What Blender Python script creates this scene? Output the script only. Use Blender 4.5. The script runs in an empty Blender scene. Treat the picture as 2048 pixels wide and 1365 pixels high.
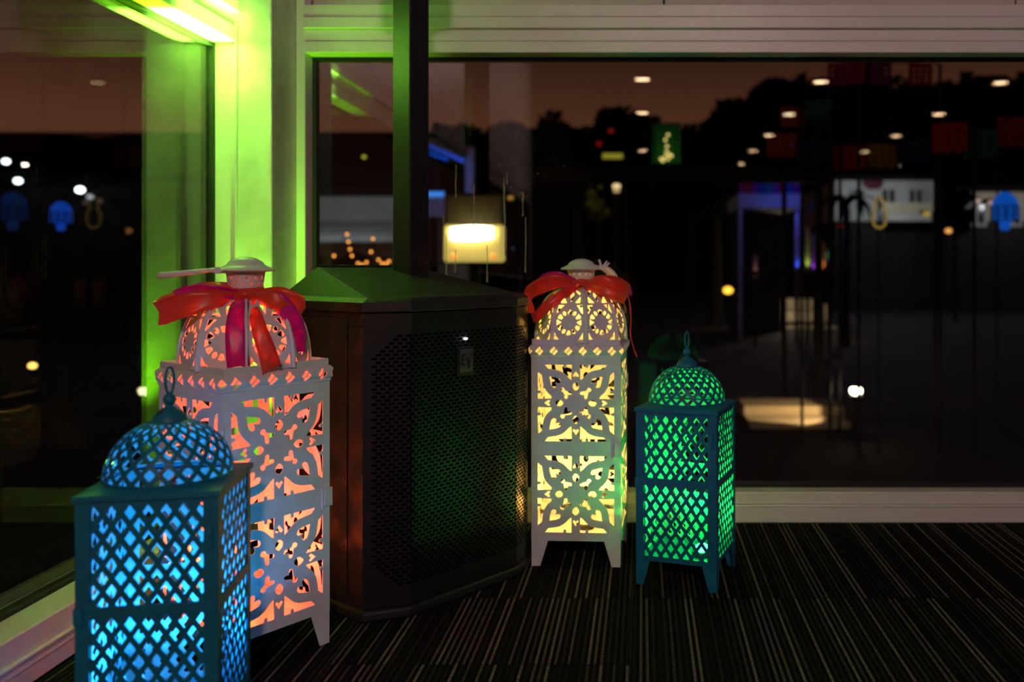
import bpy, bmesh, math, random
import numpy as np
from mathutils import Vector, Matrix

random.seed(7)
np.random.seed(7)
S = bpy.context.scene
COL = S.collection
PI = math.pi

# ------------------------------------------------------------------ camera
FPX, PX0, PY0, HC = 1800.0, 1285.0, 530.0, 0.66
cam = bpy.data.cameras.new('camera')
cam.sensor_width = 36.0
cam.lens = FPX / 2048 * 36
cam.shift_x = (1024 - PX0) / 2048
cam.shift_y = (PY0 - 682.5) / 2048
cam.clip_start = 0.05
cam.clip_end = 300
cam.dof.use_dof = True
cam.dof.focus_distance = 1.68
cam.dof.aperture_fstop = 2.5
cam_o = bpy.data.objects.new('camera', cam)
cam_o.location = (0, 0, HC)
cam_o.rotation_euler = (PI / 2, 0, 0)
COL.objects.link(cam_o)
S.camera = cam_o

# ------------------------------------------------------------------ view, world, large lights
S.view_settings.view_transform = 'Standard'
S.view_settings.look = 'None'
S.view_settings.exposure = 0
S.view_settings.gamma = 1
S.view_settings.use_curve_mapping = False
S.cycles.use_denoising = True
S.cycles.max_bounces = 10
S.cycles.diffuse_bounces = 5
S.cycles.glossy_bounces = 6
S.cycles.transparent_max_bounces = 16
S.cycles.sample_clamp_indirect = 40
S.cycles.caustics_reflective = False
S.cycles.caustics_refractive = False

W = bpy.data.worlds.new('night_sky')
S.world = W
W.use_nodes = True
wn = W.node_tree
wn.nodes.clear()
def wnode(t, **k):
    n = wn.nodes.new(t)
    for a, b in k.items():
        setattr(n, a, b)
    return n
tc = wnode('ShaderNodeTexCoord'); sx = wnode('ShaderNodeSeparateXYZ')
rmp = wnode('ShaderNodeValToRGB'); bg = wnode('ShaderNodeBackground'); wo = wnode('ShaderNodeOutputWorld')
wn.links.new(tc.outputs['Generated'], sx.inputs[0])
wn.links.new(sx.outputs['Z'], rmp.inputs[0])
wn.links.new(rmp.outputs[0], bg.inputs[0])
wn.links.new(bg.outputs[0], wo.inputs[0])
el = rmp.color_ramp.elements
el[0].position = 0.0;  el[0].color = (0.110, 0.043, 0.022, 1)
el[1].position = 0.9;  el[1].color = (0.006, 0.003, 0.003, 1)
for p, c in ((0.10, (0.100, 0.038, 0.019, 1)), (0.16, (0.072, 0.026, 0.013, 1)), (0.22, (0.038, 0.0125, 0.0075, 1)), (0.4, (0.014, 0.006, 0.005, 1))):
    e = el.new(p); e.color = c
bg.inputs[1].default_value = 1.0

def lamp(name, kind, loc, energy, color, size=0.05, rot=None, parent=None, **kw):
    L = bpy.data.lights.new(name, kind)
    L.energy = energy; L.color = color
    if kind == 'AREA':
        L.size = size
    else:
        L.shadow_soft_size = size
    for a, b in kw.items():
        setattr(L, a, b)
    o = bpy.data.objects.new(name, L)
    o.location = loc
    if rot: o.rotation_euler = rot
    if parent: o.parent = parent
    COL.objects.link(o)
    return o

def aim(o, target):
    d = Vector(target) - o.location
    o.rotation_euler = d.to_track_quat('-Z', 'Y').to_euler()

room_l = lamp('room_warm_light', 'AREA', (0.55, -3.0, 2.62), 66, (1.0, 0.64, 0.57), 0.35)
aim(room_l, (0.0, 2.2, 0.7))
lamp('room_purple_light', 'POINT', (3.2, -0.2, 1.9), 11, (0.50, 0.32, 1.0), 0.02)
# green wash light standing on the floor behind the coral lantern (its can is built further down)
GREEN = (0.24, 1.0, 0.028)
GREEN2 = (0.24, 1.0, 0.004)
UPL = Vector((-0.872, 2.05, 0.19))
gs = lamp('green_wash_beam', 'SPOT', UPL, 2900, (0.32, 1.0, 0.065), 0.008, spot_size=math.radians(18), spot_blend=0.75)
aim(gs, (-0.992, 2.01, 1.2))
gm = lamp('green_wash_flood', 'SPOT', UPL, 42, GREEN2, 0.008, spot_size=math.radians(46), spot_blend=1.0)
aim(gm, (-0.90, 2.27, 0.95))
gw = lamp('green_wash_wide', 'SPOT', UPL, 260, GREEN2, 0.008, spot_size=math.radians(26), spot_blend=0.9)
aim(gw, (-0.995, 1.74, 1.2))
lamp('green_wash_spill', 'POINT', UPL + Vector((0, 0, 0.02)), 0.6, GREEN, 0.008)

# ------------------------------------------------------------------ materials
def mat(name, c1, c2=None, rough=0.5, metal=0.0, scale=8.0, bump=0.0, bscale=None, detail=4, emit=None, estr=0.0, spec=None, ramp=(0.4, 0.65), sheen=0.0, trans=0.0):
    m = bpy.data.materials.new(name)
    m.use_nodes = True
    nt = m.node_tree
    b = nt.nodes['Principled BSDF']
    b.inputs['Roughness'].default_value = rough
    b.inputs['Metallic'].default_value = metal
    if spec is not None: b.inputs['Specular IOR Level'].default_value = spec
    if sheen: b.inputs['Sheen Weight'].default_value = sheen
    if trans: b.inputs['Transmission Weight'].default_value = trans
    t = nt.nodes.new('ShaderNodeTexCoord')
    n = nt.nodes.new('ShaderNodeTexNoise'); n.inputs['Scale'].default_value = scale; n.inputs['Detail'].default_value = detail
    nt.links.new(t.outputs['Object'], n.inputs['Vector'])
    r = nt.nodes.new('ShaderNodeValToRGB')
    r.color_ramp.elements[0].position = ramp[0]; r.color_ramp.elements[1].position = ramp[1]
    r.color_ramp.elements[0].color = (*c1, 1); r.color_ramp.elements[1].color = (*(c2 or c1), 1)
    nt.links.new(n.outputs['Fac'], r.inputs[0])
    nt.links.new(r.outputs[0], b.inputs['Base Color'])
    if bump:
        n2 = nt.nodes.new('ShaderNodeTexNoise'); n2.inputs['Scale'].default_value = bscale or scale * 6; n2.inputs['Detail'].default_value = 3
        nt.links.new(t.outputs['Object'], n2.inputs['Vector'])
        bp = nt.nodes.new('ShaderNodeBump'); bp.inputs['Strength'].default_value = bump; bp.inputs['Distance'].default_value = 0.002
        nt.links.new(n2.outputs['Fac'], bp.inputs['Height'])
        nt.links.new(bp.outputs[0], b.inputs['Normal'])
    if emit:
        b.inputs['Emission Color'].default_value = (*emit, 1)
        b.inputs['Emission Strength'].default_value = estr
    return m

M = {}
M['frame'] = mat('white_window_paint', (0.76, 0.74, 0.72), (0.83, 0.82, 0.80), 0.38, scale=5, bump=0.05, bscale=60)
M['post'] = mat('scuffed_white_post', (0.60, 0.60, 0.57), (0.76, 0.75, 0.72), 0.42, scale=14, bump=0.25, bscale=40)
M['gasket'] = mat('black_rubber_gasket', (0.006, 0.006, 0.006), (0.012, 0.012, 0.012), 0.7)
M['wall'] = mat('painted_wall_panel', (0.62, 0.57, 0.54), (0.68, 0.62, 0.58), 0.6, scale=3, bump=0.05)
M['room'] = mat('dim_room_wall', (0.10, 0.085, 0.08), (0.12, 0.10, 0.09), 0.8, scale=2)
M['ceil'] = mat('dark_ceiling', (0.035, 0.03, 0.028), (0.045, 0.038, 0.035), 0.9, scale=2)
M['white_enamel'] = mat('white_enamel_tin', (0.74, 0.76, 0.79), (0.82, 0.84, 0.87), 0.42, scale=26, bump=0.12, bscale=50)
M['teal'] = mat('worn_teal_paint', (0.002, 0.155, 0.250), (0.004, 0.20, 0.31), 0.5, scale=18, bump=0.15, bscale=90)
# rust freckles in the teal paint
nt = M['teal'].node_tree
b = nt.nodes['Principled BSDF']
n = nt.nodes.new('ShaderNodeTexNoise'); n.inputs['Scale'].default_value = 34; n.inputs['Detail'].default_value = 6
t = [x for x in nt.nodes if x.type == 'TEX_COORD'][0]
nt.links.new(t.outputs['Object'], n.inputs['Vector'])
r = nt.nodes.new('ShaderNodeValToRGB'); r.color_ramp.elements[0].position = 0.66; r.color_ramp.elements[1].position = 0.70
nt.links.new(n.outputs['Fac'], r.inputs[0])
mx = nt.nodes.new('ShaderNodeMix'); mx.data_type = 'RGBA'
old = b.inputs['Base Color'].links[0].from_socket
nt.links.new(r.outputs[0], mx.inputs[0]); nt.links.new(old, mx.inputs[6]); mx.inputs[7].default_value = (0.06, 0.028, 0.014, 1)
nt.links.new(mx.outputs[2], b.inputs['Base Color'])
M['black_cab'] = mat('textured_black_cabinet', (0.012, 0.011, 0.012), (0.018, 0.017, 0.018), 0.5, scale=30, bump=0.5, bscale=420)
M['grille'] = mat('black_powder_coated_grille', (0.007, 0.006, 0.008), (0.010, 0.009, 0.011), 0.50, metal=0.0, scale=60, spec=0.4)
M['void'] = mat('dark_speaker_inside', (0.003, 0.003, 0.003), (0.004, 0.004, 0.004), 0.95, spec=0.05)
M['pole'] = mat('satin_black_pole', (0.010, 0.009, 0.012), (0.014, 0.012, 0.016), 0.42, scale=20)
M['badge'] = mat('grey_badge_plate', (0.10, 0.095, 0.10), (0.13, 0.12, 0.13), 0.4, metal=0.3)
M['letter'] = mat('black_badge_letter', (0.01, 0.01, 0.01), (0.014, 0.01, 0.01), 0.5)
M['letter_red'] = mat('dark_red_badge_stroke', (0.10, 0.008, 0.03), (0.12, 0.01, 0.03), 0.5)
M['led_white'] = mat('white_led', (0.9, 0.95, 1), None, 0.3, emit=(0.75, 0.85, 1.0), estr=14)
M['ribbon_red'] = mat('orange_red_satin_ribbon', (0.95, 0.07, 0.04), (0.98, 0.12, 0.04), 0.32, scale=20, bump=0.1, bscale=300, sheen=0.3)
M['ribbon_pink'] = mat('magenta_satin_ribbon', (0.80, 0.008, 0.36), (0.88, 0.016, 0.44), 0.32, scale=20, bump=0.1, bscale=300, sheen=0.3)
for k in ('ribbon_red', 'ribbon_pink'):
    nt = M[k].node_tree; b = nt.nodes['Principled BSDF']
    out = nt.nodes['Material Output']
    tr = nt.nodes.new('ShaderNodeBsdfTranslucent'); ms = nt.nodes.new('ShaderNodeMixShader'); ms.inputs[0].default_value = 0.35
    nt.links.new(b.inputs['Base Color'].links[0].from_socket, tr.inputs[0])
    nt.links.new(b.outputs[0], ms.inputs[1]); nt.links.new(tr.outputs[0], ms.inputs[2]); nt.links.new(ms.outputs[0], out.inputs[0])
M['tin_dark'] = mat('dull_steel', (0.25, 0.25, 0.25), (0.35, 0.35, 0.35), 0.4, metal=0.6)
M['black_plastic'] = mat('black_plastic', (0.012, 0.012, 0.012), (0.018, 0.018, 0.018), 0.5)
M['drip'] = mat('dried_water_run', (0.45, 0.43, 0.36), (0.55, 0.53, 0.45), 0.9, scale=80)

def glass():
    m = bpy.data.materials.new('window_glass')
    m.use_nodes = True
    nt = m.node_tree; nt.nodes.clear()
    geo = nt.nodes.new('ShaderNodeNewGeometry')
    mx = nt.nodes.new('ShaderNodeMix'); mx.data_type = 'FLOAT'
    nt.links.new(geo.outputs['Backfacing'], mx.inputs[0]); mx.inputs[2].default_value = 1.52; mx.inputs[3].default_value = 1 / 1.52
    fr = nt.nodes.new('ShaderNodeFresnel'); nt.links.new(mx.outputs[0], fr.inputs['IOR'])
    tr = nt.nodes.new('ShaderNodeBsdfTransparent'); tr.inputs[0].default_value = (0.97, 0.985, 0.97, 1)
    gl = nt.nodes.new('ShaderNodeBsdfGlossy'); gl.inputs['Roughness'].default_value = 0.0
    ms = nt.nodes.new('ShaderNodeMixShader')
    nt.links.new(fr.outputs[0], ms.inputs[0]); nt.links.new(tr.outputs[0], ms.inputs[1]); nt.links.new(gl.outputs[0], ms.inputs[2])
    o = nt.nodes.new('ShaderNodeOutputMaterial'); nt.links.new(ms.outputs[0], o.inputs[0])
    return m
M['glass'] = glass()

def emis(name, c, s):
    return mat(name, tuple(min(1, x) for x in c), None, 0.4, emit=c, estr=s)

def carpet():
    m = bpy.data.materials.new('ribbed_striped_carpet')
    m.use_nodes = True
    nt = m.node_tree; b = nt.nodes['Principled BSDF']
    b.inputs['Roughness'].default_value = 0.95; b.inputs['Specular IOR Level'].default_value = 0.1
    tc = nt.nodes.new('ShaderNodeTexCoord'); sp = nt.nodes.new('ShaderNodeSeparateXYZ'); nt.links.new(tc.outputs['Object'], sp.inputs[0])
    oi = nt.nodes.new('ShaderNodeObjectInfo')
    def math_(op, a, bb):
        n = nt.nodes.new('ShaderNodeMath'); n.operation = op
        for i, v in enumerate((a, bb)):
            if v is None: continue
            if isinstance(v, (int, float)): n.inputs[i].default_value = v
            else: nt.links.new(v, n.inputs[i])
        return n.outputs[0]
    rib = math_('FLOOR', math_('DIVIDE', sp.outputs[0], 0.5 / 46), None)
    off = math_('MULTIPLY', oi.outputs['Random'], 57.0)
    w = nt.nodes.new('ShaderNodeTexWhiteNoise'); w.noise_dimensions = '1D'
    nt.links.new(math_('ADD', rib, math_('FLOOR', off, None)), w.inputs['W'])
    cl = nt.nodes.new('ShaderNodeTexNoise'); cl.noise_dimensions = '1D'; cl.inputs['Scale'].default_value = 0.22; cl.inputs['Detail'].default_value = 1
    nt.links.new(math_('ADD', rib, off), cl.inputs['W'])
    alt = math_('MULTIPLY', math_('MODULO', math_('ABSOLUTE', rib, None), 2.0), 0.16)
    f0 = math_('ADD', math_('MULTIPLY', w.outputs['Value'], 0.50), math_('MULTIPLY', math_('SUBTRACT', cl.outputs['Fac'], 0.16), 0.80))
    fr = math_('FRACT', math_('DIVIDE', sp.outputs[0], 0.5 / 46), None)
    thread = math_('LESS_THAN', math_('ABSOLUTE', math_('SUBTRACT', fr, 0.48), None), 0.21)
    f = math_('MULTIPLY', math_('ADD', f0, alt), math_('ADD', math_('MULTIPLY', thread, 0.62), 0.38))
    r = nt.nodes.new('ShaderNodeValToRGB'); r.color_ramp.interpolation = 'CONSTANT'
    e = r.color_ramp.elements
    e[0].position = 0; e[0].color = (0.009, 0.009, 0.010, 1)
    e[1].position = 0.36; e[1].color = (0.015, 0.016, 0.016, 1)
    for p, c in ((0.50, (0.028, 0.026, 0.022, 1)), (0.60, (0.115, 0.098, 0.074, 1)), (0.68, (0.060, 0.058, 0.046, 1)), (0.75, (0.19, 0.165, 0.125, 1))):
        q = e.new(p); q.color = c
    nt.links.new(f, r.inputs[0])
    nz = nt.nodes.new('ShaderNodeTexNoise'); nz.inputs['Scale'].default_value = 260; nz.inputs['Detail'].default_value = 3
    mp = nt.nodes.new('ShaderNodeMapping'); mp.inputs['Scale'].default_value = (1.6, 0.55, 1)
    nt.links.new(tc.outputs['Object'], mp.inputs[0]); nt.links.new(mp.outputs[0], nz.inputs['Vector'])
    mr = nt.nodes.new('ShaderNodeMapRange'); mr.inputs[1].default_value = 0.25; mr.inputs[2].default_value = 0.75; mr.inputs[3].default_value = 0.25; mr.inputs[4].default_value = 1.6
    nt.links.new(nz.outputs['Fac'], mr.inputs[0])
    vm = nt.nodes.new('ShaderNodeVectorMath'); vm.operation = 'SCALE'
    nt.links.new(r.outputs[0], vm.inputs[0]); nt.links.new(mr.outputs[0], vm.inputs['Scale'])
    nt.links.new(vm.outputs[0], b.inputs['Base Color'])
    bp = nt.nodes.new('ShaderNodeBump'); bp.inputs['Strength'].default_value = 0.9; bp.inputs['Distance'].default_value = 0.003
    nt.links.new(nz.outputs['Fac'], bp.inputs['Height']); nt.links.new(bp.outputs[0], b.inputs['Normal'])
    return m
M['carpet'] = carpet()
M['carpet_base'] = mat('dark_carpet_backing', (0.022, 0.021, 0.020), (0.035, 0.032, 0.028), 0.95, scale=30)

# ------------------------------------------------------------------ mesh helpers
class MB:
    def __init__(s): s.v = []; s.f = []
    def add(s, vs, fs):
        o = len(s.v); s.v += [tuple(p) for p in vs]; s.f += [tuple(i + o for i in q) for q in fs]
    def box(s, x0, x1, y0, y1, z0, z1):
        s.add([(x0, y0, z0), (x1, y0, z0), (x1, y1, z0), (x0, y1, z0), (x0, y0, z1), (x1, y0, z1), (x1, y1, z1), (x0, y1, z1)],
              [(3, 2, 1, 0), (4, 5, 6, 7), (0, 1, 5, 4), (1, 2, 6, 5), (2, 3, 7, 6), (3, 0, 4, 7)])
        return s
    def prism(s, poly, z0, z1):            # poly counter-clockwise in xy
        n = len(poly)
        s.add([(x, y, z0) for x, y in poly] + [(x, y, z1) for x, y in poly],
              [tuple(reversed(range(n))), tuple(range(n, 2 * n))] + [(i, (i + 1) % n, n + (i + 1) % n, n + i) for i in range(n)])
        return s
    def loft(s, rings, cap=True):
        n = len(rings[0]); vs = [p for r in rings for p in r]; fs = []
        for k in range(len(rings) - 1):
            for i in range(n):
                j = (i + 1) % n
                fs.append((k * n + i, k * n + j, (k + 1) * n + j, (k + 1) * n + i))
        if cap:
            fs.append(tuple(reversed(range(n)))); fs.append(tuple((len(rings) - 1) * n + i for i in range(n)))
        s.add(vs, fs); return s
    def lathe(s, prof, n=24, c=(0, 0, 0), cap=True):
        return s.loft([[(c[0] + r * math.cos(2 * PI * i / n), c[1] + r * math.sin(2 * PI * i / n), c[2] + z) for i in range(n)] for r, z in prof], cap)
    def tube(s, path, rad, n=8, closed=False, cap=True):
        path = [Vector(p) for p in path]; m = len(path)
        rads = rad if isinstance(rad, (list, tuple)) else [rad] * m
        rings = []; up = Vector((0, 0, 1))
        prev = None
        for i in range(m):
            a = path[(i - 1) % m] if (closed or i > 0) else path[i]
            b_ = path[(i + 1) % m] if (closed or i < m - 1) else path[i]
            d = (b_ - a).normalized()
            u = prev if prev is not None else (up if abs(d.z) < 0.9 else Vector((1, 0, 0)))
            u = (u - d * u.dot(d))
            if u.length < 1e-6: u = Vector((1, 0, 0)) - d * d.x
            u.normalize(); prev = u
            w = d.cross(u)
            rings.append([tuple(path[i] + (u * math.cos(2 * PI * k / n) + w * math.sin(2 * PI * k / n)) * rads[i]) for k in range(n)])
        if closed: rings.append(rings[0]); cap = False
        return s.loft(rings, cap)
    def ball(s, c, r, n=10, sz=1.0):
        pr = [(r * math.sin(PI * k / n) if 0 < k < n else 1e-5, -r * sz * math.cos(PI * k / n)) for k in range(n + 1)]
        return s.lathe(pr, max(8, n + 4), c)
    def build(s, name, m, parent=None, smooth=False, loc=None, rotz=0):
        me = bpy.data.meshes.new(name)
        me.from_pydata(s.v, [], s.f); me.update()
        return link(name, me, m, parent, smooth, loc, rotz)

def link(name, me, m, parent=None, smooth=False, loc=None, rotz=0):
    if m is not None and not me.materials: me.materials.append(m)
    if smooth:
        me.polygons.foreach_set('use_smooth', [True] * len(me.polygons))
        try: me.set_sharp_from_angle(angle=math.radians(40))
        except Exception: pass
    o = bpy.data.objects.new(name, me)
    COL.objects.link(o)
    if parent: o.parent = parent
    if loc: o.location = loc
    if rotz: o.rotation_euler[2] = rotz
    return o

def thing(name, label, cat, loc=(0, 0, 0), rotz=0, group=None):
    o = bpy.data.objects.new(name, None)
    o.empty_display_size = 0.05
    COL.objects.link(o)
    o.location = loc; o.rotation_euler[2] = rotz
    o['label'] = label; o['category'] = cat
    if group: o['group'] = group
    return o
def tag(o, label, cat, group=None):
    o['label'] = label; o['category'] = cat
    if group: o['group'] = group
    return o
def struct(name, loc=(0, 0, 0)):
    o = bpy.data.objects.new(name, None); COL.objects.link(o); o.location = loc; o['kind'] = 'structure'
    return o
def copy_tree(o, parent=None):
    c = o.copy(); COL.objects.link(c)
    if parent: c.parent = parent
    for ch in list(o.children): copy_tree(ch, c)
    return c

def plate(outer, holes, thick):
    """flat sheet with holes, in the xy plane of its own mesh, from 2D outlines"""
    cu = bpy.data.curves.new('plate', 'CURVE'); cu.dimensions = '2D'; cu.fill_mode = 'BOTH'; cu.extrude = thick / 2
    for poly in [outer] + holes:
        sp = cu.splines.new('POLY'); sp.points.add(len(poly) - 1)
        for p, (x, y) in zip(sp.points, poly): p.co = (x, y, 0, 1)
        sp.use_cyclic_u = True
    o = bpy.data.objects.new('plate', cu); COL.objects.link(o)
    dg = bpy.context.evaluated_depsgraph_get()
    me = bpy.data.meshes.new_from_object(o.evaluated_get(dg), preserve_all_data_layers=False, depsgraph=dg)
    bpy.data.objects.remove(o); bpy.data.curves.remove(cu)
    me.materials.clear()
    return me
def stand_up(me, y=0.0):               # xy sheet -> xz sheet
    for v in me.vertices:
        x, yy, z = v.co
        v.co = (x, -z + y, yy)
    me.update()
    return me

def march(F, P):
    ny, nx = F.shape
    V = []; cache = {}; faces = []
    def node(i, j):
        k = (0, i, j)
        if k not in cache: cache[k] = len(V); V.append(P[i, j])
        return cache[k]
    def edge(i0, j0, i1, j1):
        k = (1, i0, j0, i1, j1) if (i0, j0) < (i1, j1) else (1, i1, j1, i0, j0)
        if k not in cache:
            a, b_ = F[i0, j0], F[i1, j1]; t_ = a / (a - b_)
            cache[k] = len(V); V.append(P[i0, j0] * (1 - t_) + P[i1, j1] * t_)
        return cache[k]
    ins = F > 0
    for i in range(ny - 1):
        for j in range(nx - 1):
            cs = ((i, j), (i, j + 1), (i + 1, j + 1), (i + 1, j))
            n_ = ins[i, j] + ins[i, j + 1] + ins[i + 1, j + 1] + ins[i + 1, j]
            if n_ == 0: continue
            poly = []
            for k in range(4):
                a = cs[k]; b_ = cs[(k + 1) % 4]
                if ins[a]: poly.append(node(*a))
                if ins[a] != ins[b_]: poly.append(edge(*a, *b_))
            if len(poly) >= 3: faces.append(tuple(poly))
    return [tuple(p) for p in V], faces

def poly_sdf(X, Y, poly):
    """positive outside the polygon"""
    d = np.full(X.shape, 1e9); inside = np.zeros(X.shape, bool)
    n_ = len(poly)
    for k in range(n_):
        x0, y0 = poly[k]; x1, y1 = poly[(k + 1) % n_]
        ex, ey = x1 - x0, y1 - y0
        t_ = np.clip(((X - x0) * ex + (Y - y0) * ey) / (ex * ex + ey * ey + 1e-12), 0, 1)
        d = np.minimum(d, np.hypot(X - x0 - t_ * ex, Y - y0 - t_ * ey))
        c = ((y0 > Y) != (y1 > Y)) & (X < (x1 - x0) * (Y - y0) / ((y1 - y0) if y1 != y0 else 1e-12) + x0)
        inside ^= c
    return np.where(inside, -d, d)

def oval(cx, cy, a, b_, n=12, rot=0.0, point=0.75):
    out = []
    for k in range(n):
        t_ = 2 * PI * k / n
        c, s_ = math.cos(t_), math.sin(t_)
        x = a * c * (abs(c) ** (1 / point - 1) if c else 1); y = b_ * s_
        out.append((cx + x * math.cos(rot) - y * math.sin(rot), cy + x * math.sin(rot) + y * math.cos(rot)))
    return out

def O(px, py, d):                      # a spot seen at that place of the photograph, at depth d (metres) from the lens
    return Vector(((px - PX0) / FPX * d, d, HC + (PY0 - py) / FPX * d))

def solid(o, t_, off=-1):
    md = o.modifiers.new('thickness', 'SOLIDIFY'); md.thickness = t_; md.offset = off
    return o
def bevel(o, w, seg=2):
    md = o.modifiers.new('soft_edges', 'BEVEL'); md.width = w; md.segments = seg; md.limit_method = 'ANGLE'
    return o

# ================================================================== the room
YB, XL = 2.30, -0.962                  # faces of the back and the left window wall
YR, XR, ZC = -15.0, 6.0, 2.70
ZH = 1.203                             # underside of the window headers

fl = MB().box(-1.3, XR, YR, 2.6, -0.12, -0.007).build('floor', M['carpet_base']); fl['kind'] = 'structure'
def tile(x0, x1, y0, y1, n_):
    g = 0.0012
    mb = MB(); p = 0.5 / 46; w = x1 - x0 - 2 * g; L = y1 - y0 - 2 * g
    prof = []; k = 0; x = 0.0
    while x < w - 1e-6:
        e_ = min(x + p, w)
        prof += [(x, -0.0035), (x + (e_ - x) * 0.25, -0.0004), (x + (e_ - x) * 0.72, 0.0)]
        x = e_
    prof.append((w, -0.0035))
    vs = [(a, 0, b_) for a, b_ in prof] + [(a, L, b_) for a, b_ in prof]; m = len(prof)
    mb.add(vs, [(i, i + 1, m + i + 1, m + i) for i in range(m - 1)])
    mb.add([(0, 0, -0.0035), (w, 0, -0.0035), (w, 0, -0.007), (0, 0, -0.007)], [(0, 3, 2, 1)])
    return mb.build('carpet_tile', M['carpet'], fl, loc=(x0 + g, y0 + g, 0))
for c in range(-2, 5):
    x0 = -0.02 + 0.5 * c; x1 = x0 + 0.5
    x0 = max(x0, XL)
    for ry in ((1.781, YB), (1.281, 1.781), (0.781, 1.281)):
        if c == -1 and ry[0] == 1.281:
            tile(x0, x1, 1.485, 1.781, 0); tile(x0, x1, 1.281, 1.485, 0)
        else:
            tile(x0, x1, ry[0], ry[1], 0)

cl = MB().box(-1.3, XR, YR, 2.6, ZC, ZC + 0.1).build('ceiling', M['ceil']); cl['kind'] = 'structure'
wr = MB().box(XR, XR + 0.1, YR, 2.6, 0, ZC).build('wall_right', M['room']); wr['kind'] = 'structure'
wb = MB().box(-1.3, XR, YR - 0.1, YR, 0, ZC).build('wall_rear', M['room']); wb['kind'] = 'structure'
wl0 = MB().box(-1.12, -1.0, YR, -3.0, 0, ZC).build('wall_left', M['room']); wl0['kind'] = 'structure'

# back window wall --------------------------------------------------
wk = MB().box(-0.886, XR, YB + 0.03, YB + 0.14, 1.318, ZC).build('wall_back', M['gasket']); wk['kind'] = 'structure'
xs = [-0.884, -0.846, 0.055, 0.956, 1.857, 2.758, 3.66]
for a, b_ in zip(xs[:-1], xs[1:]):
    bevel(MB().box(a + 0.002, b_ - 0.002, YB + 0.004, YB + 0.032, 1.325, ZC).build('wall_panel', M['wall'], wk), 0.003)

w2 = struct('window_2')
XJ = -0.886
GY = YB + 0.062                        # glass
def bb(name, m, par, *a, w=0.0025):
    return bevel(MB().box(*a).build(name, m, par), w)
# profiled sill
bb('sill_base', M['frame'], w2, XJ, XR, YB, YB + 0.10, 0.0, 0.040)
bb('sill_ledge', M['frame'], w2, XJ, XR, YB - 0.005, YB + 0.10, 0.0405, 0.0465)
bb('sill_top', M['frame'], w2, XJ, XR, YB + 0.004, YB + 0.10, 0.047, 0.078)
bb('gasket', M['gasket'], w2, XJ, XR, GY - 0.012, GY + 0.014, 0.078, 0.086, w=0.001)
# header rails
for (z0, z1, dy, y1) in ((ZH, ZH + 0.029, 0.0, 0.10), (ZH + 0.030, ZH + 0.060, 0.0015, 0.10), (ZH + 0.0605, ZH + 0.089, -0.010, 0.10), (ZH + 0.090, ZH + 0.1205, -0.008, 0.10)):
    bb('header_rail', M['frame'], w2, XJ + 0.022, XR, YB + dy, YB + y1, z0, z1, w=0.0018)
bb('gasket', M['gasket'], w2, XJ, XR, GY - 0.012, GY + 0.014, ZH - 0.008, ZH, w=0.001)
bb('jamb', M['frame'], w2, XJ + 0.0005, XJ + 0.024, YB - 0.001, YB + 0.10, 0.0788, ZC)
bb('gasket', M['gasket'], w2, XJ + 0.024, XJ + 0.034, GY - 0.012, GY + 0.014, 0.086, ZH - 0.008, w=0.001)
pane2 = MB().box(XJ + 0.03, XR, GY - 0.003, GY + 0.003, 0.082, ZH - 0.004).build('pane', M['glass'], w2)

# left window wall --------------------------------------------------
w1 = struct('window_1')
YP, YF = 2.165, -3.0                   # from the corner post towards the viewer
GX = XL - 0.078
bb('sill_base', M['frame'], w1, XL - 0.11, XL, YF, YP, 0.0, 0.030)
bb('sill_ledge', M['frame'], w1, XL - 0.11, XL + 0.0025, YF, YP, 0.0302, 0.0335, w=0.001)
bb('sill_ledge', M['frame'], w1, XL - 0.11, XL + 0.0005, YF, YP, 0.034, 0.0440, w=0.001)
bb('sill_ledge', M['frame'], w1, XL - 0.11, XL + 0.0045, YF, YP, 0.0442, 0.0490, w=0.001)
bb('sill_top', M['frame'], w1, XL - 0.11, XL - 0.004, YF, YP, 0.0492, 0.087)
bb('gasket', M['gasket'], w1, GX - 0.012, GX + 0.012, YF, YP, 0.087, 0.096, w=0.001)
for (z0, z1, dx) in ((ZH - 0.009, ZH + 0.029, 0.0), (ZH + 0.030, ZH + 0.060, -0.0015), (ZH + 0.0605, ZH + 0.089, 0.010), (ZH + 0.090, ZH + 0.1205, 0.008), (ZH + 0.124, ZC, -0.006)):
    bb('header_rail', M['frame'], w1, XL - 0.11, XL - 0.010 + dx, YF, YP - 0.002, z0, z1, w=0.0018)
bb('gasket', M['gasket'], w1, GX - 0.012, GX + 0.012, YF, YP, ZH - 0.019, ZH - 0.009, w=0.001)
bb('jamb', M['frame'], w1, XL - 0.068, XL - 0.0095, YP, YP + 0.16, 0.0, ZC)
bb('gasket', M['gasket'], w1, GX - 0.012, GX + 0.012, YP - 0.010, YP + 0.16, 0.096, ZH - 0.019, w=0.001)
MB().box(GX - 0.003, GX + 0.003, YF, YP - 0.002, 0.092, ZH - 0.014).build('pane', M['glass'], w1)
bb('jamb', M['frame'], w1, XL - 0.11, XL, YF - 0.08, YF - 0.0005, 0.0, ZC)

# corner post
tp = struct('trim_1')
bb('post_face', M['post'], tp, -0.9705, -0.8865, 2.152, YB + 0.10, 0.0, ZC, w=0.004)
bb('post_bead', M['post'], tp, -0.974, -0.9680, 2.147, 2.164, 0.0, ZC, w=0.0015)

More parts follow.
